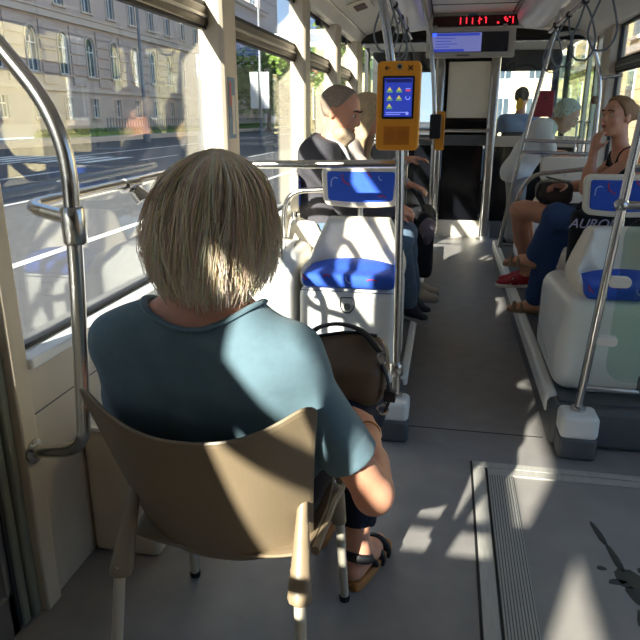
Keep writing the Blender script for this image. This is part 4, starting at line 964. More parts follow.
def face_parts(body, P, Rm, s=1.0, brow=BROW, lips=True):
    rot = Matrix([list(Rm[i]) for i in range(3)])
    for sg in (-1, 1):
        MB().ell(P(sg * .031, .0755, .003), (.0115 * s, .0125 * s, .0075 * s), 12, 8, rot).build('eye', EYEW, body); MB().ell(P(sg * .031, .0855, .003), (.006 * s, .004 * s, .0062 * s), 10, 6, rot).build('iris', EYED, body)
        MB().tube(spline([P(sg * .014, .094, .026), P(sg * .034, .094, .031), P(sg * .052, .078, .024)], 4), .0042 * s, 6).build('eyebrow', brow, body)
    if lips:
        MB().ell(P(0, .0955, -.060), (.020 * s, .006 * s, .0045 * s), 12, 6, rot).build('lips', LIPM, body); MB().ell(P(0, .0955, -.070), (.017 * s, .006 * s, .005 * s), 12, 6, rot).build('lips', LIPM, body)
HAIRM = attr_mat('hair_strands', .5, .3)
def strands(name, parent, paths, cols, r0=.0011, r1=.0004):
    """Many thin three-sided strands in one mesh; each strand has its own tone."""
    V = []; F = []; C_ = []
    for p, c in zip(paths, cols):
        p = np.asarray(p, float); n = len(p); b = len(V); d = np.gradient(p, axis=0); d /= np.linalg.norm(d, axis=1)[:, None] + 1e-9
        ref = np.array([.3, .5, .81]); u = np.cross(d, ref); u /= np.linalg.norm(u, axis=1)[:, None] + 1e-9; w = np.cross(d, u); rr = np.linspace(r0, r1, n)[:, None]
        for k in range(3):
            a = 2.0944 * k; q = p + rr * (math.cos(a) * u + math.sin(a) * w); V += [] if k else []
            if k == 0: Q = [q]
            else: Q.append(q)
        V += np.stack(Q, 1).reshape(-1, 3).tolist(); C_ += [(*c, 1)] * (3 * n)
        for i in range(n - 1):
            for k in range(3): F.append((b + i * 3 + k, b + i * 3 + (k + 1) % 3, b + (i + 1) * 3 + (k + 1) % 3, b + (i + 1) * 3 + k))
    me = bpy.data.meshes.new(name); me.from_pydata(V, [], F); me.update(); a = me.color_attributes.new('col', 'FLOAT_COLOR', 'POINT'); a.data.foreach_set('color', np.array(C_, np.float32).ravel())
    me.polygons.foreach_set('use_smooth', [True] * len(me.polygons)); me.materials.append(HAIRM); o = bpy.data.objects.new(name, me); COL.objects.link(o); setp(o, parent); o['kind'] = 'stuff'; return o

# ------------------------------------------------------------------ the woman on the chair
TEE = mat('teal_cotton', (94, 119, 130), .85, var=.05, scale=60, bump=.12, bscale=900, sheen=.1)
NAVY = mat('navy_trousers', (24, 26, 40), .85, bump=.1, bscale=300)
LEATHB = mat('black_leather', (30, 30, 32), .5); SOLE = mat('tan_sole', (170, 116, 62), .7, var=.1, scale=40)
J = dict(pelvis=(-.475, 1.37, .54), chest=(-.475, 1.235, .84), neck=(-.472, 1.205, 1.045), sL=(-.662, 1.205, .935), sR=(-.300, 1.205, .920), front=(0, .95, .1))
eL, wL = V3(-.735, 1.33, .60), V3(-.56, 1.56, .60); eR, wR = V3(-.124, 1.30, .565), V3(-.165, 1.535, .60)
hL, hR = V3(-.57, 1.38, .535), V3(-.37, 1.38, .535); kL, kR = V3(-.43, 1.84, .555), V3(-.225, 1.80, .545); aL, aR = V3(-.36, 1.86, .11), V3(-.205, 1.675, .105)
tL, tR = V3(-.35, 2.05, .03), V3(-.155, 1.85, .03)
HC = (-.447, 1.225, 1.205); HF = (.36, .93, -.10)
lo, hi = bounds([J['pelvis'], HC, eL, eR, kL, kR, tL, tR, (-.45, 1.2, 1.34)], .15); lo[2] = -.02
F = Field(lo, hi, .0075)
def add_back(F, i):
    """Broad sloping upper back from the neck to the arms."""
    for sx, x in ((-1, J['sL']), (1, J['sR'])):
        F.cap(V3(*J['neck']) + V3(sx * .035, .005, -.035), V3(*x) + V3(-sx * .01, 0, .0), .060 + i, .064 + i, k=.03)
        F.cap(V3(*x) + V3(-sx * .035, .01, -.06), V3(-.475 + sx * .125, 1.27, .62), .088 + i, .10 + i, k=.04)
    F.cap((-.57, 1.215, .90), (-.385, 1.215, .90), .098 + i, k=.04); F.cap((-.52, 1.205, .97), (-.43, 1.205, .97), .082 + i, k=.04)
add_torso(F, J, -.008, 1.0, .035); add_back(F, -.009); F.cap(V3(*J['neck']) - (0, 0, .05), V3(*HC) - (0, .01, .06), .062, .055, k=.04)
P, Rm = add_head(F, HC, HF)
add_limb(F, J['sR'], eR, wR, (.054, .044, .042, .028)); add_limb(F, J['sL'], eL, wL, (.054, .044, .042, .028))
F.ell(eR + V3(.0, -.004, -.006), (.034, .036, .038), k=.03)
add_hand(F, wR, (-.32, .9, .12), (-.6, .1, -.8), 1.0, .9, 1); add_hand(F, wL, (.7, .6, 0), (0, 0, -1), 1.0, .6, -1)
add_limb(F, hR, kR, aR, (.088, .062, .056, .036)); add_limb(F, hL, kL, aL, (.088, .062, .056, .036))
add_foot(F, aR, tR); add_foot(F, aL, tL)
woman = F.build('person', SKIN, None, 2)
tag(woman, 'woman with blond bob in a teal t-shirt sitting on the plastic chair, seen from behind', 'person')
# t-shirt
F = Field(V3(-.86, 1.02, .46), V3(-.02, 1.56, 1.12), .0052)
add_torso(F, J, .004, 1.0, .04); add_back(F, .003)
def along(a, b, t): return V3(*a) + (V3(*b) - V3(*a)) * t
F.cap(J['sR'], along(J['sR'], eR, .72), .066, .060, k=.035); F.cap(J['sL'], along(J['sL'], eL, .72), .066, .060, k=.035)
F.noise(.0035, 30, 3); F.noise(.0015, 70, 5)
F.cap(along(J['sR'], eR, .615), along(J['sR'], eR, .80), .0645, .069, k=.004)
for s, e in (('sR', eR), ('sL', eL)):
    c = along(J[s], e, .70); d = nrm(e - V3(*J[s])); F.cut(c, d, 0, c - .11, c + .13)
    F.cap(along(J[s], e, .58), along(J[s], e, 1.0), .052, .054, k=0, op='sub')
F.cut((0, 0, .49), (0, 0, -1))
# wide round neckline: cut by a slanted ellipse-shaped plug
nk = V3(*J['neck']); Rn = np.stack([V3(1, 0, 0), nrm((0, .94, -.30)), nrm((0, .30, .94))], 1)
pa, pr = V3(-.482, 1.225, 1.085), .130
ring = []
for a in np.linspace(0, 2 * math.pi, 65)[:-1]:                       # where the plug meets the cloth: the neckband runs there
    for z in np.arange(1.16, .97, -.002):
        r_ = pr + .02 * max(0, z - pa[2]) / .215 if z > pa[2] else math.sqrt(max(1e-6, pr ** 2 - (pa[2] - z) ** 2))
        p = pa + V3(r_ * math.cos(a), r_ * math.sin(a) + (.02 * max(0, z - pa[2]) / .215), z - pa[2]); ix = np.round((p - F.lo) / F.h).astype(int)
        if (ix >= 0).all() and (ix < F.n).all() and F.f[ix[0], ix[1], ix[2]] < .001: ring.append(p); break
F.cap(pa, (-.482, 1.245, 1.3), pr, .150, k=0, op='sub')
tee = F.build('t_shirt', TEE, woman, 2)
if len(ring) > 20:
    rg = np.array(ring); rg = (np.roll(rg, 1, 0) + 2 * rg + np.roll(rg, -1, 0)) / 4; rg = (np.roll(rg, 1, 0) + 2 * rg + np.roll(rg, -1, 0)) / 4
    MB().tube([q + nrm(q - pa) * .006 for q in rg], .0085, 8, closed=True, flat=((0, 0, 1), .55)).build('neckband', TEE, tee)
# trousers (dark, three-quarter length)
F = Field(V3(-.74, 1.20, .10), V3(-.08, 2.0, .72), .008)
pel = V3(*J['pelvis']); F.cap(pel - V3(.09, 0, 0), pel + V3(.09, 0, 0), .135, k=.04, sq=((0, 1, .1), .95))
for h_, k_, a_ in ((hR, kR, aR), (hL, kL, aL)): F.cap(h_, k_, .104, .076, k=.03); F.cap(k_, along(k_, a_, .90), .074, .060, k=.03)
F.noise(.004, 28, 9)
for k_, a_ in ((kR, aR), (kL, aL)): c = along(k_, a_, .80); F.cut(c, nrm(a_ - k_), 0, c - V3(.1, .1, .12), c + V3(.1, .1, .08)); F.cap(along(k_, a_, .66), a_, .050, k=0, op='sub')
F.build('trousers', NAVY, woman, 2)
# sandals: cork sole, black straps, buckle
for a_, t_ in ((aR, tR), (aL, tL)):
    d = nrm((t_ - a_) * V3(1, 1, 0)); sd = V3(-d[1], d[0], 0) * -1; b0 = V3(a_[0], a_[1], 0) - d * .055; b1 = V3(t_[0], t_[1], 0) + d * .025
    sn = MB(); pts = []
    for q in np.linspace(0, 1, 13): pts.append((b0 + (b1 - b0) * q, (.031 + .016 * math.sin(min(1, q * 1.25) * 3.14159 * .5)) * (1 if .04 < q < .97 else .72)))
    ol = [p + sd * w for p, w in pts] + [p - sd * w for p, w in pts[::-1]]
    sn.prism([(p[0], p[1]) for p in ol], 2, .0, .032); so = sn.build('sandal', SOLE, woman, .006, 2)
    def band(c, r, z0, wd, nm, tilt=0.):
        m = MB(); p = []
        for ang in np.linspace(-.35, math.pi + .35, 17): p.append(c + sd * (r * 1.02 * math.cos(ang)) + V3(0, 0, z0 + r * math.sin(ang)) + d * tilt * math.sin(ang))
        m.tube(p, wd, 8, flat=(d, 1.0)); return m
    MB().tube([V3(a_[0], a_[1], .095) + d * (.040 * math.cos(x)) + sd * (.043 * math.sin(x)) + V3(0, 0, -.02 * math.cos(x)) for x in np.linspace(0, 6.283, 21)[:-1]], .011, 8, closed=True, flat=((0, 0, 1), 1.5)).build('ankle_strap', LEATHB, so)
    for q, r in ((.60, .043), (.78, .044)): band(b0 + (b1 - b0) * q, r, .022, .013, '').build('toe_strap', LEATHB, so)
    band(b0 + (b1 - b0) * .40, .042, .045, .009, '', -.03).build('instep_strap', LEATHB, so); MB().tube([V3(a_[0], a_[1], .03) + d * .03 + sd * -.04, V3(a_[0], a_[1], .10) + d * .02 + sd * -.043], .009, 8).build('side_strap', LEATHB, so)
    box('buckle', V3(a_[0], a_[1], .068) + d * .045 - sd * .043 - .007, V3(a_[0], a_[1], .068) + d * .045 - sd * .043 + .007, STEEL, so)
# hair: solid bob with a coat of strands
ZS = np.array([1.345, 1.335, 1.318, 1.29, 1.25, 1.20, 1.15, 1.10, 1.065, 1.03]); RS = np.array([.0, .034, .062, .088, .107, .119, .122, .112, .095, .076])
hx, hy = -.458, 1.215; hr_, hf_, hu_ = head_frame((.36, .93, 0))
hr_ = V3(*hr_); hf_ = V3(*hf_)
F = Field(V3(-.64, 1.03, 1.02), V3(-.28, 1.40, 1.37), .007); sl, g = F._sl(F.lo, F.lo + F.h * F.n)
rad = np.interp(g[2][0, 0], ZS[::-1], RS[::-1]).astype(np.float32)[None, None, :] - .010
X = (g[0] - hx) * hr_[0] + (g[1] - hy) * hr_[1]; Yv = (g[0] - hx) * hf_[0] + (g[1] - hy) * hf_[1]
dist = (np.sqrt(X ** 2 + (Yv / 1.0) ** 2) - rad) * .8; dist = np.maximum(dist, 1.075 - g[2] + 0 * X); dist = np.maximum(dist, g[2] - 1.335 + 0 * X)
dist = np.maximum(dist, np.where(g[2] < 1.275, Yv - .045, -1) + 0 * dist); F.f = dist.astype(np.float32) + 0 * F.f
F.ell(np.array(HC) + hf_ * .055 - V3(0, 0, .05), (.075, .09, .10), k=0, op='sub')
HAIRB = mat('hair_base', (214, 199, 174), .6, var=.15, scale=40, stretch=(3, 3, .4))
hairo = F.build('hair', HAIRB, woman, 3)
paths = []; cols = []; tones = [lin((244, 226, 200)), lin((236, 216, 188)), lin((250, 236, 214)), lin((218, 196, 166)), lin((240, 222, 194))]
for i in range(9000):
    th = RNG.uniform(-math.pi, math.pi)
    if abs(th) < .75 and RNG.rand() > .12: continue                      # the face stays free
    side = math.sin(th); n = 15; zend = RNG.uniform(1.040, 1.120) + .014 * math.sin(math.floor(th * 8 + .6 * math.sin(th * 3)) * 3.1) - .006 * math.cos(2 * th) + (.02 if abs(th) < 1.2 else 0) + (.055 * RNG.rand() ** 3)
    if RNG.rand() < .18: zend += RNG.uniform(.02, .09)
    lay = RNG.uniform(-.010, .006) if RNG.rand() < .90 else RNG.uniform(.004, .018); ph = RNG.uniform(0, 6.28); wav = RNG.uniform(.001, .005); tw = RNG.normal(0, .10); q = np.linspace(0, 1, n)
    z0 = 1.342 - abs(RNG.normal(0, .008)); z = z0 + (zend - z0) * (q ** 1.15)
    r = np.interp(z, ZS[::-1], RS[::-1]) + (.008 * q * math.sin(math.floor(th * 8 + .6 * math.sin(th * 3)) * 2.3) + .004 * q * math.sin(math.floor(th * 31) * 1.3) + .005 * np.sin(q * 8 + math.floor(th * 8) * 1.1) * q) + lay * np.clip(q * 3, 0, 1) + .006 * np.maximum(0, q - .85) * RNG.uniform(-6, 6); thv = th + tw * q + wav * 4 * np.sin(q * 7 + ph) + .10 * q * np.sin(math.floor(th * 8 + .6 * math.sin(th * 3)) * 1.7 + q * 4.5) + .03 * q * np.sin(math.floor(th * 31) * 2.9 + q * 6)
    part = V3(*hr_) * (.022 * (1 - q[:, None]) ** 2 * 1.0)                        # strands start along a parting
    p = np.stack([hx + r * (np.sin(thv) * hr_[0] + np.cos(thv) * hf_[0]), hy + r * (np.sin(thv) * hr_[1] + np.cos(thv) * hf_[1]), z], 1) + part
    paths.append(p); c = tones[RNG.choice(5, p=[.3, .25, .15, .12, .18])]; cols.append([min(1, x * RNG.uniform(.85, 1.15)) for x in c])
strands('hair_strands', hairo, paths, cols, .0011, .0005)
# sunglasses: only the right temple and lens show past the hair
gl = MB(); gl.tube([P(.080, -.02, .012), P(.082, .05, .012), P(.07, .088, .008)], .003, 6); gl.tube([P(-.080, -.02, .012), P(-.082, .05, .012), P(-.07, .088, .008)], .003, 6); gl.tube([P(-.07, .09, .012), P(0, .112, .014), P(.07, .09, .012)], .0028, 6)
go = gl.build('glasses', mat('tortoise', (60, 34, 30), .25), woman)
for sg in (-1, 1): MB().ell(P(sg * .042, .098, .002), (.030, .006, .024), 14, 8, Matrix([list(Rm[i]) for i in range(3)])).build('lens', mat('sun_lens', (44, 26, 34), .1), go)
MB().tube([wR - V3(.0, .01, 0) + V3(.031 * math.cos(a), .006 * math.sin(a), .031 * math.sin(a)) for a in np.linspace(0, 6.283, 19)[:-1]], .0022, 6, closed=True).build('bracelet', mat('gold', (212, 168, 84), .25, 1), woman)

# ------------------------------------------------------------------ her handbag on the lap
BAGL = mat('brown_leather', (112, 90, 68), .5, var=.12, scale=14, bump=.15, bscale=80)
bag = thing('handbag', 'brown leather handbag with black strap on the lap of the woman in teal', 'handbag', (-.25, 1.72, .62))
F = Field(V3(-.42, 1.60, .52), V3(-.08, 1.90, .86), .008)
F.rbox((-.375, 1.665, .595), (-.140, 1.825, .745), .05); F.cap((-.345, 1.745, .735), (-.175, 1.745, .770), .055, .042, k=.05, sq=((0, 1, 0), .6)); F.noise(.004, 40, 2)
F.build('bag_body', BAGL, bag, 2)
MB().tube(spline([(-.345, 1.735, .79), (-.25, 1.737, .807), (-.17, 1.74, .80)], 6), .005, 6).build('bag_zip', BLACK, bag)
MB().tube(spline([(-.385, 1.73, .70), (-.36, 1.73, .80), (-.29, 1.73, .832), (-.215, 1.72, .82), (-.155, 1.69, .772)], 6), .012, 8, flat=((0, 0, 1), .45)).build('shoulder_strap', LEATHB, bag)
MB().tube([(-.150 + .012 * math.cos(a), 1.688, .752 + .018 * math.sin(a)) for a in np.linspace(0, 6.283, 15)[:-1]], .0035, 6, closed=True).build('strap_ring', STEEL, bag)
MB().tube(spline([(-.148, 1.688, .735), (-.130, 1.680, .69), (-.122, 1.678, .64), (-.135, 1.68, .595)], 6), .009, 8, flat=((1, 0, 0), .5)).build('side_strap', LEATHB, bag)
box('strap_slider', (-.140, 1.664, .628), (-.106, 1.690, .660), LEATHB, bag, .004); MB().tube([(-.142 + .016 * math.cos(a), 1.676, .600 + .014 * math.sin(a)) for a in np.linspace(0, 6.283, 13)[:-1]], .004, 6, closed=True).build('strap_ring', STEEL, bag)
# ------------------------------------------------------------------ the other passengers
def long_hair(F, P, Rm):
    for sg in (-1, 1): F.cap(P(sg * .055, -.02, -.02), P(sg * .085, .01, -.26), .045, .030, k=.02); F.cap(P(sg * .06, .035, .02), P(sg * .075, .055, -.27), .030, .024, k=.02)
    F.cap(P(0, -.06, 0), P(0, -.07, -.26), .07, .05, k=.03, sq=(Rm[:, 1], .6))
def dress(body, name, m, build, lo, hi, h=.011, folds=.004, seed=1, cuts=()):
    F = Field(lo, hi, h); build(F)
    if folds: F.noise(folds, 30, seed)
    for c in cuts: F.cut(*c)
    return F.build(name, m, body, 2)
def shoe(body, name, a, t, m, solem, low=True, h=.008):
    a, t = V3(*a), V3(*t); d = nrm((t - a) * V3(1, 1, 0)); lo = np.minimum(a, t) - .1; hi = np.maximum(a, t) + .1; F = Field(lo, hi, h); zz = V3(0, 0, 1)
    b = V3(a[0], a[1], t[2]) - d * .045
    F.cap(b + zz * .035, t - d * .07 + zz * .03, .042, .042, k=.02, sq=(zz, .9)); F.cap(t - d * .08 + zz * .024, t + d * .012 + zz * .018, .043, .034, k=.02, sq=(zz, .7)); F.cap(V3(a[0], a[1], t[2] + .075), t - d * .10 + zz * .035, .042, .036, k=.03)
    F.cut(t + zz * .005, (0, 0, -1)); F.cut((a[0], a[1], t[2] + .105), (0, 0, 1)); o = F.build(name, m, body, 2)
    F = Field(lo, hi, h); F.cap(b, t + d * .008, .045, .042, k=.0); F.cut(t + zz * .012, (0, 0, 1)); F.cut(t - zz * .018, (0, 0, -1)); F.build('shoe_sole', solem, o, 2); return o
def hair_cap(body, c, fwd, m, up=(0, 0, 1), s=1.0, back=0., front=.045, low=-.05, puff=.012, extra=None, h=.008):
    r, f, u = head_frame(fwd, up); c = V3(*c); Rm = np.stack([r, f, u], 1); F = Field(c - .2 * s - (0, 0, .25 if extra else 0), c + .2 * s, h); P = lambda a, b, d: c + s * (a * r + b * f + d * u)
    F.ell(P(0, -.010, .028), s * (V3(.078, .100, .090) + puff), Rm, k=.01)
    if extra: extra(F, P, Rm)
    F.cut(P(0, front, .07), r * 0 + f * .9 + u * -.45, lo=None) if not (extra is long_hair) else F.ell(P(0, .10, -.03), s * V3(.045, .06, .10), Rm, k=.01, op='sub'); F.cut(P(0, -.02, low), -u * 1.0 + f * .35) if not extra else None
    F.noise(.003, 60, 4); return F.build('hair', m, body, 2)
WHITES = mat('white_rubber', (226, 224, 218), .6); JEANS = mat('blue_denim', (54, 80, 124), .85, var=.12, scale=50, bump=.15, bscale=400); JEANS2 = mat('faded_denim', (92, 112, 132), .85, var=.15, scale=40, bump=.15, bscale=400)
BLKF = mat('black_fabric', (24, 25, 30), .85, bump=.1, bscale=200)

# man in grey jacket, sitting sideways at the left window
J = dict(pelvis=(-.64, 3.52, .80), chest=(-.665, 3.50, 1.11), neck=(-.625, 3.49, 1.27), sL=(-.65, 3.69, 1.215), sR=(-.66, 3.31, 1.215), front=(1, 0, .15))
eR, wR, eL, wL = V3(-.50, 3.27, .98), V3(-.27, 3.40, .93), V3(-.50, 3.74, .98), V3(-.27, 3.62, .93); kR, kL, aR, aL = V3(-.235, 3.50, .76), V3(-.225, 3.70, .76), V3(-.18, 3.88, .28), V3(-.175, 4.05, .28); tR, tL = V3(-.10, 3.80, .21), V3(-.09, 3.97, .21)
HC = (-.565, 3.48, 1.43); HF = (.93, -.12, -.33)
F = Field(*bounds([J['pelvis'], HC, eR, eL, kR, kL, tR, tL, J['sL'], J['sR'], (-.56, 3.48, 1.5)], .15), .010)
add_torso(F, J, 0, 1.0); F.cap(V3(*J['neck']) - (0, 0, .05), V3(*HC) + (-.02, 0, -.06), .062, .058, k=.03); P, Rm = add_head(F, HC, HF, s=1.08)
add_limb(F, J['sR'], eR, wR, (.055, .046, .042, .028)); add_limb(F, J['sL'], eL, wL, (.055, .046, .042, .028)); add_hand(F, wR, (.7, .6, -.2), (0, .2, -1)); add_hand(F, wL, (.7, -.6, -.2), (0, 0, -1), thumb=-1)
for k_, a_, hy_ in ((kR, aR, 3.43), (kL, aL, 3.61)): add_limb(F, (-.62, hy_, .79), k_, a_, (.085, .06, .055, .038))
add_foot(F, aR, tR); add_foot(F, aL, tL)
man = tag(F.build('person', SKIN, None, 2), 'bearded man in a dark grey jacket sitting sideways at the left window, looking down', 'person'); face_parts(man, P, Rm, 1.08)
GREYJ = mat('grey_jacket', (74, 72, 78), .8, var=.06, scale=60, bump=.1, bscale=300)
def bj(F):
    add_torso(F, J, .018, 1.04); F.cap(J['sR'], eR, .075, .062, k=.03); F.cap(eR, along(eR, wR, .9), .06, .046, k=.02); F.cap(J['sL'], eL, .075, .062, k=.03); F.cap(eL, along(eL, wL, .9), .06, .046, k=.02); F.cap(V3(*J['neck']) + (-.03, 0, -.03), V3(*J['neck']) + (-.035, 0, .0), .078, .074, k=.02)
jk = dress(man, 'jacket', GREYJ, bj, V3(-.90, 3.10, .68), V3(-.15, 3.92, 1.36), cuts=(((0, 0, .72), (0, 0, -1)), ((-.60, 3.49, 1.285), (.35, 0, .93))))
MB().tube(spline([(-.625, 3.40, 1.295), (-.55, 3.44, 1.25), (-.52, 3.48, 1.18)], 5), .014, 8).build('shirt_collar', WHITES, man)
def bt(F):
    F.cap((-.64, 3.42, .79), (-.64, 3.62, .79), .125, k=.04)
    for k_, a_, hy_ in ((kR, aR, 3.43), (kL, aL, 3.61)): F.cap((-.62, hy_, .79), k_, .098, .074, k=.03); F.cap(k_, along(k_, a_, .92), .072, .058, k=.03)
dress(man, 'trousers', JEANS2, bt, V3(-.82, 3.25, .2), V3(-.05, 4.2, .98))
for a_, t_ in ((aR, tR), (aL, tL)): shoe(man, 'shoe', a_, t_, mat('dark_shoe', (44, 46, 54), .6), mat('grey_sole', (150, 148, 142), .7))
GREYH = mat('short_grey_hair', (146, 128, 112), .8, var=.25, scale=90, bump=.4, bscale=160)
hair_cap(man, HC, HF, GREYH, s=1.08, low=-.075, puff=.003, front=.03)
F = Field(V3(*HC) - .22, V3(*HC) + .2, .008); F.ell(P(0, .035, -.085), V3(.062, .066, .055), Rm, k=.02); F.cap(P(0, .06, -.10), P(0, .045, -.215), .042, .016, k=.04); F.cut(P(0, .095, -.056), Rm[:, 2] + .35 * Rm[:, 1]); F.cut(P(0, -.01, -.06), -Rm[:, 1] + .3 * Rm[:, 2]); F.noise(.004, 80, 2)
F.build('beard', mat('grey_beard', (176, 154, 128), .85, var=.2, scale=80, bump=.4, bscale=160), man, 2)

# long-haired woman beyond him
J = dict(pelvis=(-.66, 4.32, .80), chest=(-.66, 4.32, 1.10), neck=(-.60, 4.31, 1.265), sL=(-.63, 4.49, 1.205), sR=(-.64, 4.14, 1.205), front=(1, -.1, .15))
eR, wR, eL, wL = V3(-.45, 4.12, 1.02), V3(-.26, 4.22, 1.14), V3(-.48, 4.54, .98), V3(-.24, 4.45, .96); kR, kL, aR, aL = V3(-.22, 4.24, .76), V3(-.22, 4.43, .76), V3(-.22, 4.30, .28), V3(-.22, 4.47, .28); tR, tL = V3(-.05, 4.28, .21), V3(-.05, 4.45, .21)
HC = (-.52, 4.28, 1.42); HF = (.92, -.22, -.30)
F = Field(*bounds([J['pelvis'], HC, eR, eL, kR, kL, tR, tL, J['sL'], J['sR'], (-.5, 4.3, 1.5)], .15), .011)
add_torso(F, J, -.005, .95); F.cap(V3(*J['neck']) - (0, 0, .05), V3(*HC) + (-.02, 0, -.06), .054, .052, k=.03); P, Rm = add_head(F, HC, HF)
add_limb(F, J['sR'], eR, wR, (.05, .042, .038, .026)); add_limb(F, J['sL'], eL, wL, (.05, .042, .038, .026)); add_hand(F, wR, (.9, .2, .1), (0, 0, -1), curl=.5); add_hand(F, wL, (.8, -.4, -.2), (0, 0, -1), thumb=-1)
for k_, a_, hy_ in ((kR, aR, 4.24), (kL, aL, 4.40)): add_limb(F, (-.62, hy_, .79), k_, a_, (.08, .058, .052, .036))
add_foot(F, aR, tR); add_foot(F, aL, tL)
lady = tag(F.build('person', SKIN, None, 2), 'woman with long blond hair sitting beyond the bearded man on the left', 'person'); face_parts(lady, P, Rm)
def bb(F): add_torso(F, J, .014, .98); F.cap(J['sR'], eR, .065, .055, k=.03); F.cap(eR, along(eR, wR, .85), .054, .042, k=.02); F.cap(J['sL'], eL, .065, .055, k=.03); F.cap(eL, along(eL, wL, .85), .054, .042, k=.02)
dress(lady, 'blouse', mat('pale_blouse', (176, 164, 156), .85, bump=.1, bscale=200), bb, V3(-.90, 3.95, .68), V3(-.15, 4.72, 1.36), cuts=(((0, 0, .72), (0, 0, -1)), ((-.58, 4.31, 1.275), (.35, 0, .93))))
def bt(F):
    F.cap((-.64, 4.22, .79), (-.64, 4.42, .79), .12, k=.04)
    for k_, a_, hy_ in ((kR, aR, 4.24), (kL, aL, 4.40)): F.cap((-.62, hy_, .79), k_, .095, .072, k=.03); F.cap(k_, along(k_, a_, .92), .07, .055, k=.03)
dress(lady, 'trousers', BLKF, bt, V3(-.82, 4.05, .2), V3(-.05, 4.6, .98))
for a_, t_ in ((aR, tR), (aL, tL)): shoe(lady, 'shoe', a_, t_, mat('beige_shoe', (196, 180, 152), .6), mat('grey_sole', (150, 148, 142)))
BLONDH = mat('long_blond_hair', (186, 160, 122), .6, var=.25, scale=40, stretch=(4, 4, .5), bump=.3, bscale=60)
hair_cap(lady, HC, HF, BLONDH, extra=long_hair, front=.06)

# black bag hanging at the aisle from her knee
bg = thing('tote_bag', 'black cloth bag hanging at the left side of the aisle', 'bag', (-.12, 4.32, .36))
F = Field(V3(-.24, 4.08, .30), V3(.02, 4.56, 1.05), .011); F.rbox((-.175, 4.15, .38), (-.065, 4.48, .80), .04); F.cap((-.12, 4.20, .78), (-.12, 4.43, .80), .045, .045, k=.03); F.noise(.008, 26, 6); F.build('bag_body', BLKF, bg, 2)
F = Field(V3(-.20, 4.05, .60), V3(-.02, 4.35, .85), .01); F.ell((-.10, 4.16, .70), (.045, .06, .09), k=.02); F.noise(.012, 45, 8); F.build('folded_cloth', mat('mauve_cloth', (112, 100, 108), .8, var=.2, scale=30), bg, 2)
MB().tube(spline([(-.12, 4.22, .80), (-.17, 4.24, .90), (-.22, 4.30, .95), (-.17, 4.38, .90), (-.12, 4.42, .80)], 6), .012, 8).build('bag_strap', BLKF, bg)

# young woman at the right wall, hand at her chin
J = dict(pelvis=(1.17, 4.38, .755), chest=(1.12, 4.38, 1.06), neck=(1.055, 4.38, 1.21), sL=(1.085, 4.205, 1.150), sR=(1.09, 4.55, 1.150), front=(-1, 0, .15))
eL, wL, eR, wR = V3(.835, 4.17, .985), V3(.868, 4.25, 1.205), V3(.92, 4.62, .96), V3(.78, 4.55, .96); kL, kR = V3(.50, 4.60, .79), V3(.55, 4.76, .78); aL, aR = V3(.615, 4.80, .29), V3(.64, 4.93, .29); tL, tR = V3(.45, 4.78, .215), V3(.475, 4.91, .215)
HC = (1.005, 4.37, 1.405); HF = (-.86, -.50, .06)
F = Field(*bounds([J['pelvis'], HC, eR, eL, kR, kL, tR, tL, J['sL'], J['sR'], (1.0, 4.3, 1.5)], .14), .0085)
add_torso(F, J, -.012, .9); F.cap(V3(*J['neck']) - (0, 0, .05), V3(*HC) + (.02, .01, -.06), .050, .048, k=.03); P, Rm = add_head(F, HC, HF, s=.98)
add_limb(F, J['sL'], eL, wL, (.044, .038, .038, .024)); add_limb(F, J['sR'], eR, wR, (.044, .038, .036, .024)); add_hand(F, wL, (.15, .10, .98), (.75, .45, 0), .92, .75, 1); add_hand(F, wR, (-.8, -.3, .1), (0, 0, -1), .95, .8, -1)
add_limb(F, (1.10, 4.30, .74), kL, aL, (.085, .060, .054, .034)); add_limb(F, (1.10, 4.46, .74), kR, aR, (.085, .060, .054, .034)); add_foot(F, aL, tL); add_foot(F, aR, tR)
girl = tag(F.build('person', SKIN2, None, 2), 'young woman in a black top holding her hand to her chin by the right window', 'person'); face_parts(girl, P, Rm, .98)
def btop(F): add_torso(F, J, -.002, .93); 
dress(girl, 'top', BLKF, btop, V3(.85, 4.05, .66), V3(1.42, 4.72, 1.30), h=.0085, folds=.002, cuts=(((0, 0, .70), (0, 0, -1)), ((1.03, 4.38, 1.155), (-.45, -.1, .89)), ((1.08, 4.23, 1.1), (0, -1, .1)), ((1.08, 4.53, 1.1), (0, 1, .1))))
for yy in (4.265, 4.495): MB().tube(spline([(1.01, yy, 1.10), (1.03, yy, 1.19), (1.10, yy, 1.225), (1.17, yy, 1.18)], 5), .013, 8).build('top_strap', BLKF, girl)
def bsh(F):
    F.cap((1.15, 4.30, .745), (1.15, 4.46, .745), .115, k=.03)
    for h_, k_ in (((1.10, 4.30, .745), kL), ((1.10, 4.46, .745), kR)): F.cap(h_, along(h_, k_, .52), .098, .082, k=.03)
dress(girl, 'shorts', mat('dark_shorts', (48, 54, 70), .85), bsh, V3(.75, 4.1, .6), V3(1.4, 4.8, .92))
for a_, t_ in ((aL, tL), (aR, tR)):
    so = shoe(girl, 'sneaker', a_, t_, mat('red_sneaker', (158, 34, 50), .7), WHITES); d = nrm((t_ - a_) * V3(1, 1, 0)); sd = V3(-d[1], d[0], 0); sd = sd if sd[1] < 0 else -sd
    for q in (.06, .09, .12): c = V3(a_[0], a_[1], t_[2] + .035) + d * (q - .005); MB().tube([c + sd * .043 - V3(0, 0, .022), c + sd * .036 + V3(0, 0, .025) - d * .02], .0065, 6, flat=(sd, .5)).build('side_stripe', WHITES, so)
BRNH = mat('brown_hair', (150, 112, 76), .7, var=.25, scale=50, stretch=(3, 3, .6), bump=.3, bscale=80)
def pony(F, P, Rm): F.ell(P(0, -.125, .03), V3(.04, .045, .05), k=.02)
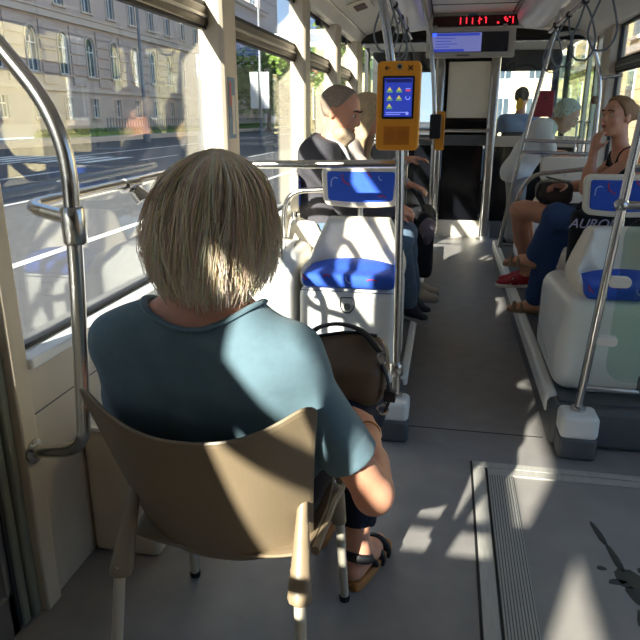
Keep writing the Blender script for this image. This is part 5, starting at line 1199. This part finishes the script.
hair_cap(girl, HC, HF, BRNH, s=.98, front=.05, puff=.006, low=-.04, extra=pony)
bg = thing('shoulder_bag', 'dark brown bag on the lap of the young woman', 'bag', (.70, 4.62, .82)); F = Field(V3(.50, 4.35, .76), V3(.95, 4.85, 1.08), .010); F.rbox((.60, 4.52, .845), (.84, 4.72, .985), .045); F.noise(.006, 35, 3); F.build('bag_body', mat('dark_brown_bag', (78, 70, 62), .6, var=.1, scale=20), bg, 2)
MB().tube(spline([(.62, 4.6, .985), (.70, 4.58, 1.005), (.82, 4.58, .99)], 6), .006, 6).build('bag_zip', ALU, bg); MB().tube(spline([(.62, 4.55, .97), (.60, 4.50, .90), (.66, 4.49, .85)], 6), .010, 8).build('bag_strap', LEATHB, bg)
ph = thing('mobile_phone', 'flat dark mobile phone in the hand of the young woman', 'phone', (.69, 4.50, 1.0)); MB().box((.64, 4.46, 1.005), (.77, 4.53, 1.014), Matrix.Rotation(R(14), 3, 'Y')).build('phone_body', mat('phone_green_grey', (84, 96, 92), .3), ph, .003); MB().box((.645, 4.465, 1.0141), (.765, 4.525, 1.0151), Matrix.Rotation(R(14), 3, 'Y')).build('phone_screen', BLACK, ph)

# person in jeans with crossed legs, mostly hidden by the near right seat
J = dict(pelvis=(1.17, 3.80, .755), chest=(1.155, 3.80, 1.07), neck=(1.12, 3.80, 1.235), sL=(1.13, 3.615, 1.165), sR=(1.13, 3.985, 1.165), front=(-1, 0, .12))
eL, wL, eR, wR = V3(.985, 3.60, .97), V3(.985, 3.66, 1.20), V3(.93, 4.02, .97), V3(.90, 3.88, .92); kL, kR = V3(.63, 3.86, .86), V3(.64, 3.93, .755); aL, aR = V3(.545, 4.02, .555), V3(.60, 4.13, .285); tL, tR = V3(.395, 4.05, .535), V3(.455, 4.15, .213)
HC = (1.10, 3.79, 1.415); HF = (-.95, .10, -.05)
F = Field(*bounds([J['pelvis'], HC, eR, eL, kR, kL, tR, tL, J['sL'], J['sR'], (1.1, 3.8, 1.5)], .14), .0095)
add_torso(F, J, -.005, .95); F.cap(V3(*J['neck']) - (0, 0, .05), V3(*HC) + (.02, .01, -.06), .055, .052, k=.03); P, Rm = add_head(F, HC, HF)
add_limb(F, J['sL'], eL, wL, (.048, .04, .04, .026)); add_limb(F, J['sR'], eR, wR, (.048, .04, .04, .026)); add_hand(F, wL, (.1, .12, .98), (.9, .3, 0), .95, .5, 1); add_hand(F, wR, (-.5, -.6, 0), (0, 0, -1), .95, .6, -1)
add_limb(F, (1.10, 3.72, .76), kL, aL, (.085, .060, .054, .036)); add_limb(F, (1.10, 3.88, .75), kR, aR, (.085, .060, .054, .036)); add_foot(F, aL, tL); add_foot(F, aR, tR)
pj = tag(F.build('person', SKIN2, None, 2), 'person in blue jeans with crossed legs and sandals behind the near right seat', 'person'); face_parts(pj, P, Rm)
def bj2(F):
    F.cap((1.15, 3.71, .755), (1.15, 3.89, .755), .118, k=.03); F.cap((1.10, 3.72, .765), kL, .098, .074, k=.025); F.cap(kL, along(kL, aL, .78), .072, .062, k=.025); F.cap((1.10, 3.88, .755), kR, .098, .074, k=.02); F.cap(kR, along(kR, aR, .93), .072, .064, k=.02)
dress(pj, 'jeans', JEANS, bj2, V3(.42, 3.5, .2), V3(1.40, 4.32, 1.0), h=.0095, folds=.005)
def bs2(F): add_torso(F, J, .008, .98); F.cap(J['sL'], along(J['sL'], eL, .6), .062, .06, k=.03); F.cap(J['sR'], along(J['sR'], eR, .6), .062, .06, k=.03)
dress(pj, 't_shirt', BLKF, bs2, V3(.85, 3.45, .68), V3(1.42, 4.15, 1.30), cuts=(((0, 0, .72), (0, 0, -1)), ((1.10, 3.80, 1.235), (-.3, 0, .95))))
hair_cap(pj, HC, HF, BLONDH, extra=long_hair, front=.055)
TANS = mat('tan_sandal', (150, 124, 96), .7)
for a_, t_, up_ in ((aL, tL, 1), (aR, tR, 0)):
    d = nrm((t_ - a_) * V3(1, 1, 0)); sd = V3(-d[1], d[0], 0); b0 = V3(a_[0], a_[1], t_[2] - .012) - d * .05; b1 = t_ + d * .02 - V3(0, 0, .012); ol = [b0 + (b1 - b0) * q + sd * s_ * w for s_, qs in ((1, (0, .1, .4, .75, .93, 1)), (-1, (1, .93, .75, .4, .1, 0))) for q, w in [(q, {0: .02, .1: .034, .4: .036, .75: .046, .93: .036, 1: .018}[q]) for q in qs]]
    o = MB().prism([(p[0], p[1]) for p in ol], 2, float(t_[2]) - .013, float(t_[2]) + .008).build('sandal', TANS, pj, .004)
    for q, r_ in ((.58, .045), (.80, .044)): c = b0 + (b1 - b0) * q; MB().tube([c + sd * r_ * math.cos(x) + V3(0, 0, .012 + r_ * .95 * math.sin(x)) for x in np.linspace(-.2, 3.34, 15)], .013, 8).build('sandal_strap', TANS, o)
bg = thing('lettered_bag', 'black bag with pale lilac lettering behind the near right seat', 'bag', (.80, 3.44, .67)); F = Field(V3(.52, 3.32, .62), V3(1.12, 3.58, 1.02), .010); F.rbox((.635, 3.395, .65), (1.05, 3.495, .955), .035); F.noise(.003, 25, 2); F.build('bag_body', BLKF, bg, 2)
text('lettering', 'AURON', .066, (.735, 3.388, .890), (R(90), 0, 0), mat('lilac_letters', (196, 194, 226), .6), bg, .004, shear=.3); MB().tube(spline([(.66, 3.445, .95), (.70, 3.445, .99), (.9, 3.445, .985), (.96, 3.445, .95)], 6), .012, 8).build('bag_strap', BLKF, bg)

# grey-haired man in a white shirt leaning over behind the glass screen
J = dict(pelvis=(.66, 6.55, .90), chest=(.80, 6.52, 1.19), neck=(.93, 6.50, 1.335), sL=(.86, 6.70, 1.29), sR=(.84, 6.33, 1.29), front=(.8, 0, -.6))
eR, wR, eL, wL = V3(.93, 6.36, 1.07), V3(1.16, 6.40, 1.06), V3(.98, 6.72, 1.05), V3(1.18, 6.66, 1.05); kR, kL, aR, aL = V3(.68, 6.46, .56), V3(.68, 6.62, .56), V3(.64, 6.46, .28), V3(.64, 6.62, .28); tR, tL = V3(.80, 6.45, .215), V3(.80, 6.61, .215)
HC = (1.045, 6.47, 1.415); HF = (.80, -.12, -.58)
F = Field(*bounds([J['pelvis'], HC, eR, eL, kR, kL, tR, tL, J['sL'], J['sR']], .16), .011)
add_torso(F, J, .0, 1.05); F.cap(V3(*J['neck']) - (.03, 0, .04), V3(*HC) + (-.04, 0, -.04), .06, .056, k=.03); P, Rm = add_head(F, HC, HF, s=1.14)
add_limb(F, J['sR'], eR, wR, (.052, .044, .042, .03)); add_limb(F, J['sL'], eL, wL, (.052, .044, .042, .03)); add_hand(F, wR, (1, .1, 0), (0, 0, -1)); add_hand(F, wL, (1, -.1, 0), (0, 0, -1), thumb=-1)
for k_, a_, hy_ in ((kR, aR, 6.47), (kL, aL, 6.63)): add_limb(F, (.66, hy_, .88), k_, a_, (.09, .065, .06, .04))
add_foot(F, aR, tR); add_foot(F, aL, tL)
om = tag(F.build('person', SKIN2, None, 2), 'grey haired man in a white shirt bending forward at the far right', 'person'); face_parts(om, P, Rm, 1.14)
WSH = mat('white_shirt', (222, 224, 220), .8, bump=.1, bscale=150)
def bw(F): add_torso(F, J, .02, 1.08); F.cap(J['sR'], along(J['sR'], eR, .85), .072, .068, k=.03); F.cap(J['sL'], along(J['sL'], eL, .85), .072, .068, k=.03)
dress(om, 'shirt', WSH, bw, V3(.40, 6.10, .70), V3(1.20, 6.95, 1.46), folds=.006, cuts=(((.60, 6.5, .80), (-.3, 0, -.95)), ((.955, 6.5, 1.36), (.72, 0, .69))))
def bt(F):
    F.cap((.66, 6.46, .89), (.66, 6.64, .89), .122, k=.03)
    for k_, a_, hy_ in ((kR, aR, 6.47), (kL, aL, 6.63)): F.cap((.66, hy_, .88), k_, .10, .078, k=.02); F.cap(k_, a_, .076, .066, k=.02)
dress(om, 'trousers', mat('grey_trousers', (150, 150, 148), .85), bt, V3(.45, 6.25, .2), V3(.92, 6.85, 1.05))
for a_, t_ in ((aR, tR), (aL, tL)): shoe(om, 'shoe', a_, t_, mat('dark_shoe', (44, 46, 54)), mat('grey_sole', (150, 148, 142)))
hair_cap(om, HC, HF, mat('silver_hair', (206, 200, 186), .8, var=.3, scale=60, bump=.4, bscale=120), s=1.14, front=.04, puff=.010, low=-.05)

# driver in the cab
J = dict(pelvis=(.86, 8.95, .80), chest=(.87, 8.92, 1.22), neck=(.88, 8.93, 1.42), sL=(.69, 8.94, 1.35), sR=(1.06, 8.94, 1.35), front=(0, 1, .05))
eL, wL, eR, wR = V3(.56, 9.0, 1.22), V3(.62, 9.24, 1.15), V3(1.12, 9.05, 1.08), V3(1.0, 9.32, 1.02); kL, kR, aL, aR = V3(.76, 9.40, .80), V3(.96, 9.40, .80), V3(.76, 9.45, .33), V3(.96, 9.45, .33)
HC = (.885, 8.96, 1.64); HF = (.25, .97, -.05)
F = Field(*bounds([J['pelvis'], HC, eR, eL, kR, kL, aL, aR, (.76, 9.62, .28)], .17), .013)
add_torso(F, J, .0, 1.05); F.cap(V3(*J['neck']) - (0, 0, .05), V3(*HC) + (0, -.02, -.06), .06, .056, k=.03); P, Rm = add_head(F, HC, HF, s=1.05)
add_limb(F, J['sR'], eR, wR, (.052, .044, .042, .03)); add_limb(F, J['sL'], eL, wL, (.052, .044, .042, .03)); add_hand(F, wR, (0, 1, 0), (0, 0, -1), thumb=-1); add_hand(F, wL, (0, 1, 0), (0, 0, -1))
for h_, k_, a_ in (((.78, 8.97, .80), kL, aL), ((.94, 8.97, .80), kR, aR)): add_limb(F, h_, k_, a_, (.085, .062, .056, .04)); add_foot(F, a_, a_ + V3(0, .17, -.07))
dr = tag(F.build('person', SKIN2, None, 2), 'driver in a light blue shirt sitting in the cab', 'person'); face_parts(dr, P, Rm, 1.05)
def bw(F): add_torso(F, J, .02, 1.08); F.cap(J['sR'], along(J['sR'], eR, .8), .072, .066, k=.03); F.cap(J['sL'], along(J['sL'], eL, .8), .072, .066, k=.03)
dress(dr, 'shirt', mat('light_blue_shirt', (134, 158, 188), .8), bw, V3(.40, 8.66, .70), V3(1.30, 9.2, 1.50), h=.013, cuts=(((0, 0, .76), (0, 0, -1)), ((.88, 8.95, 1.43), (0, .2, 1))))
def bt(F):
    F.cap((.78, 8.96, .80), (.94, 8.96, .80), .12, k=.03)
    for h_, k_, a_ in (((.78, 8.97, .80), kL, aL), ((.94, 8.97, .80), kR, aR)): F.cap(h_, k_, .10, .076, k=.02); F.cap(k_, a_, .074, .062, k=.02)
dress(dr, 'trousers', BLKF, bt, V3(.58, 8.75, .22), V3(1.15, 9.6, .98), h=.013)
hair_cap(dr, HC, HF, mat('dark_hair', (48, 42, 38), .8, bump=.4, bscale=120), s=1.05, front=.05, puff=.006, low=-.05)
ds = thing('driver_seat', 'dark driver seat with high back in the cab', 'seat', (.86, 8.85, 0)); F = Field(V3(.55, 8.55, .0), V3(1.18, 9.35, 1.4), .014); F.rbox((.62, 8.80, .55), (1.10, 9.28, .68), .05); F.build('seat_cushion', BLKF, ds, 2)
F = Field(V3(.55, 8.55, .5), V3(1.18, 8.95, 1.35), .014); F.rbox((.64, 8.66, .60), (1.08, 8.77, 1.22), .05); F.build('backrest', BLKF, ds, 2); MB().lathe([(.22, 0), (.20, .04), (.06, .06), (.06, .56)], (.86, 9.02, 0), 16).build('seat_column', GREYP, ds)
t = thing('yellow_tag', 'yellow card hanging on the cab glass before the driver', 'card', (.80, 7.99, 1.55)); MB().prism([(p - .035, q - .05) for p, q in [(.765, 1.54), (.80, 1.52), (.845, 1.55), (.84, 1.63), (.80, 1.66), (.77, 1.61)]], 1, 7.975, 7.985).build('card_sheet', mat('yellow_card', (224, 180, 60), .6), t); MB().tube([(.775, 7.98, 1.605), (.775, 7.99, 1.72)], .004, 6).build('card_string', RUBBER, t)
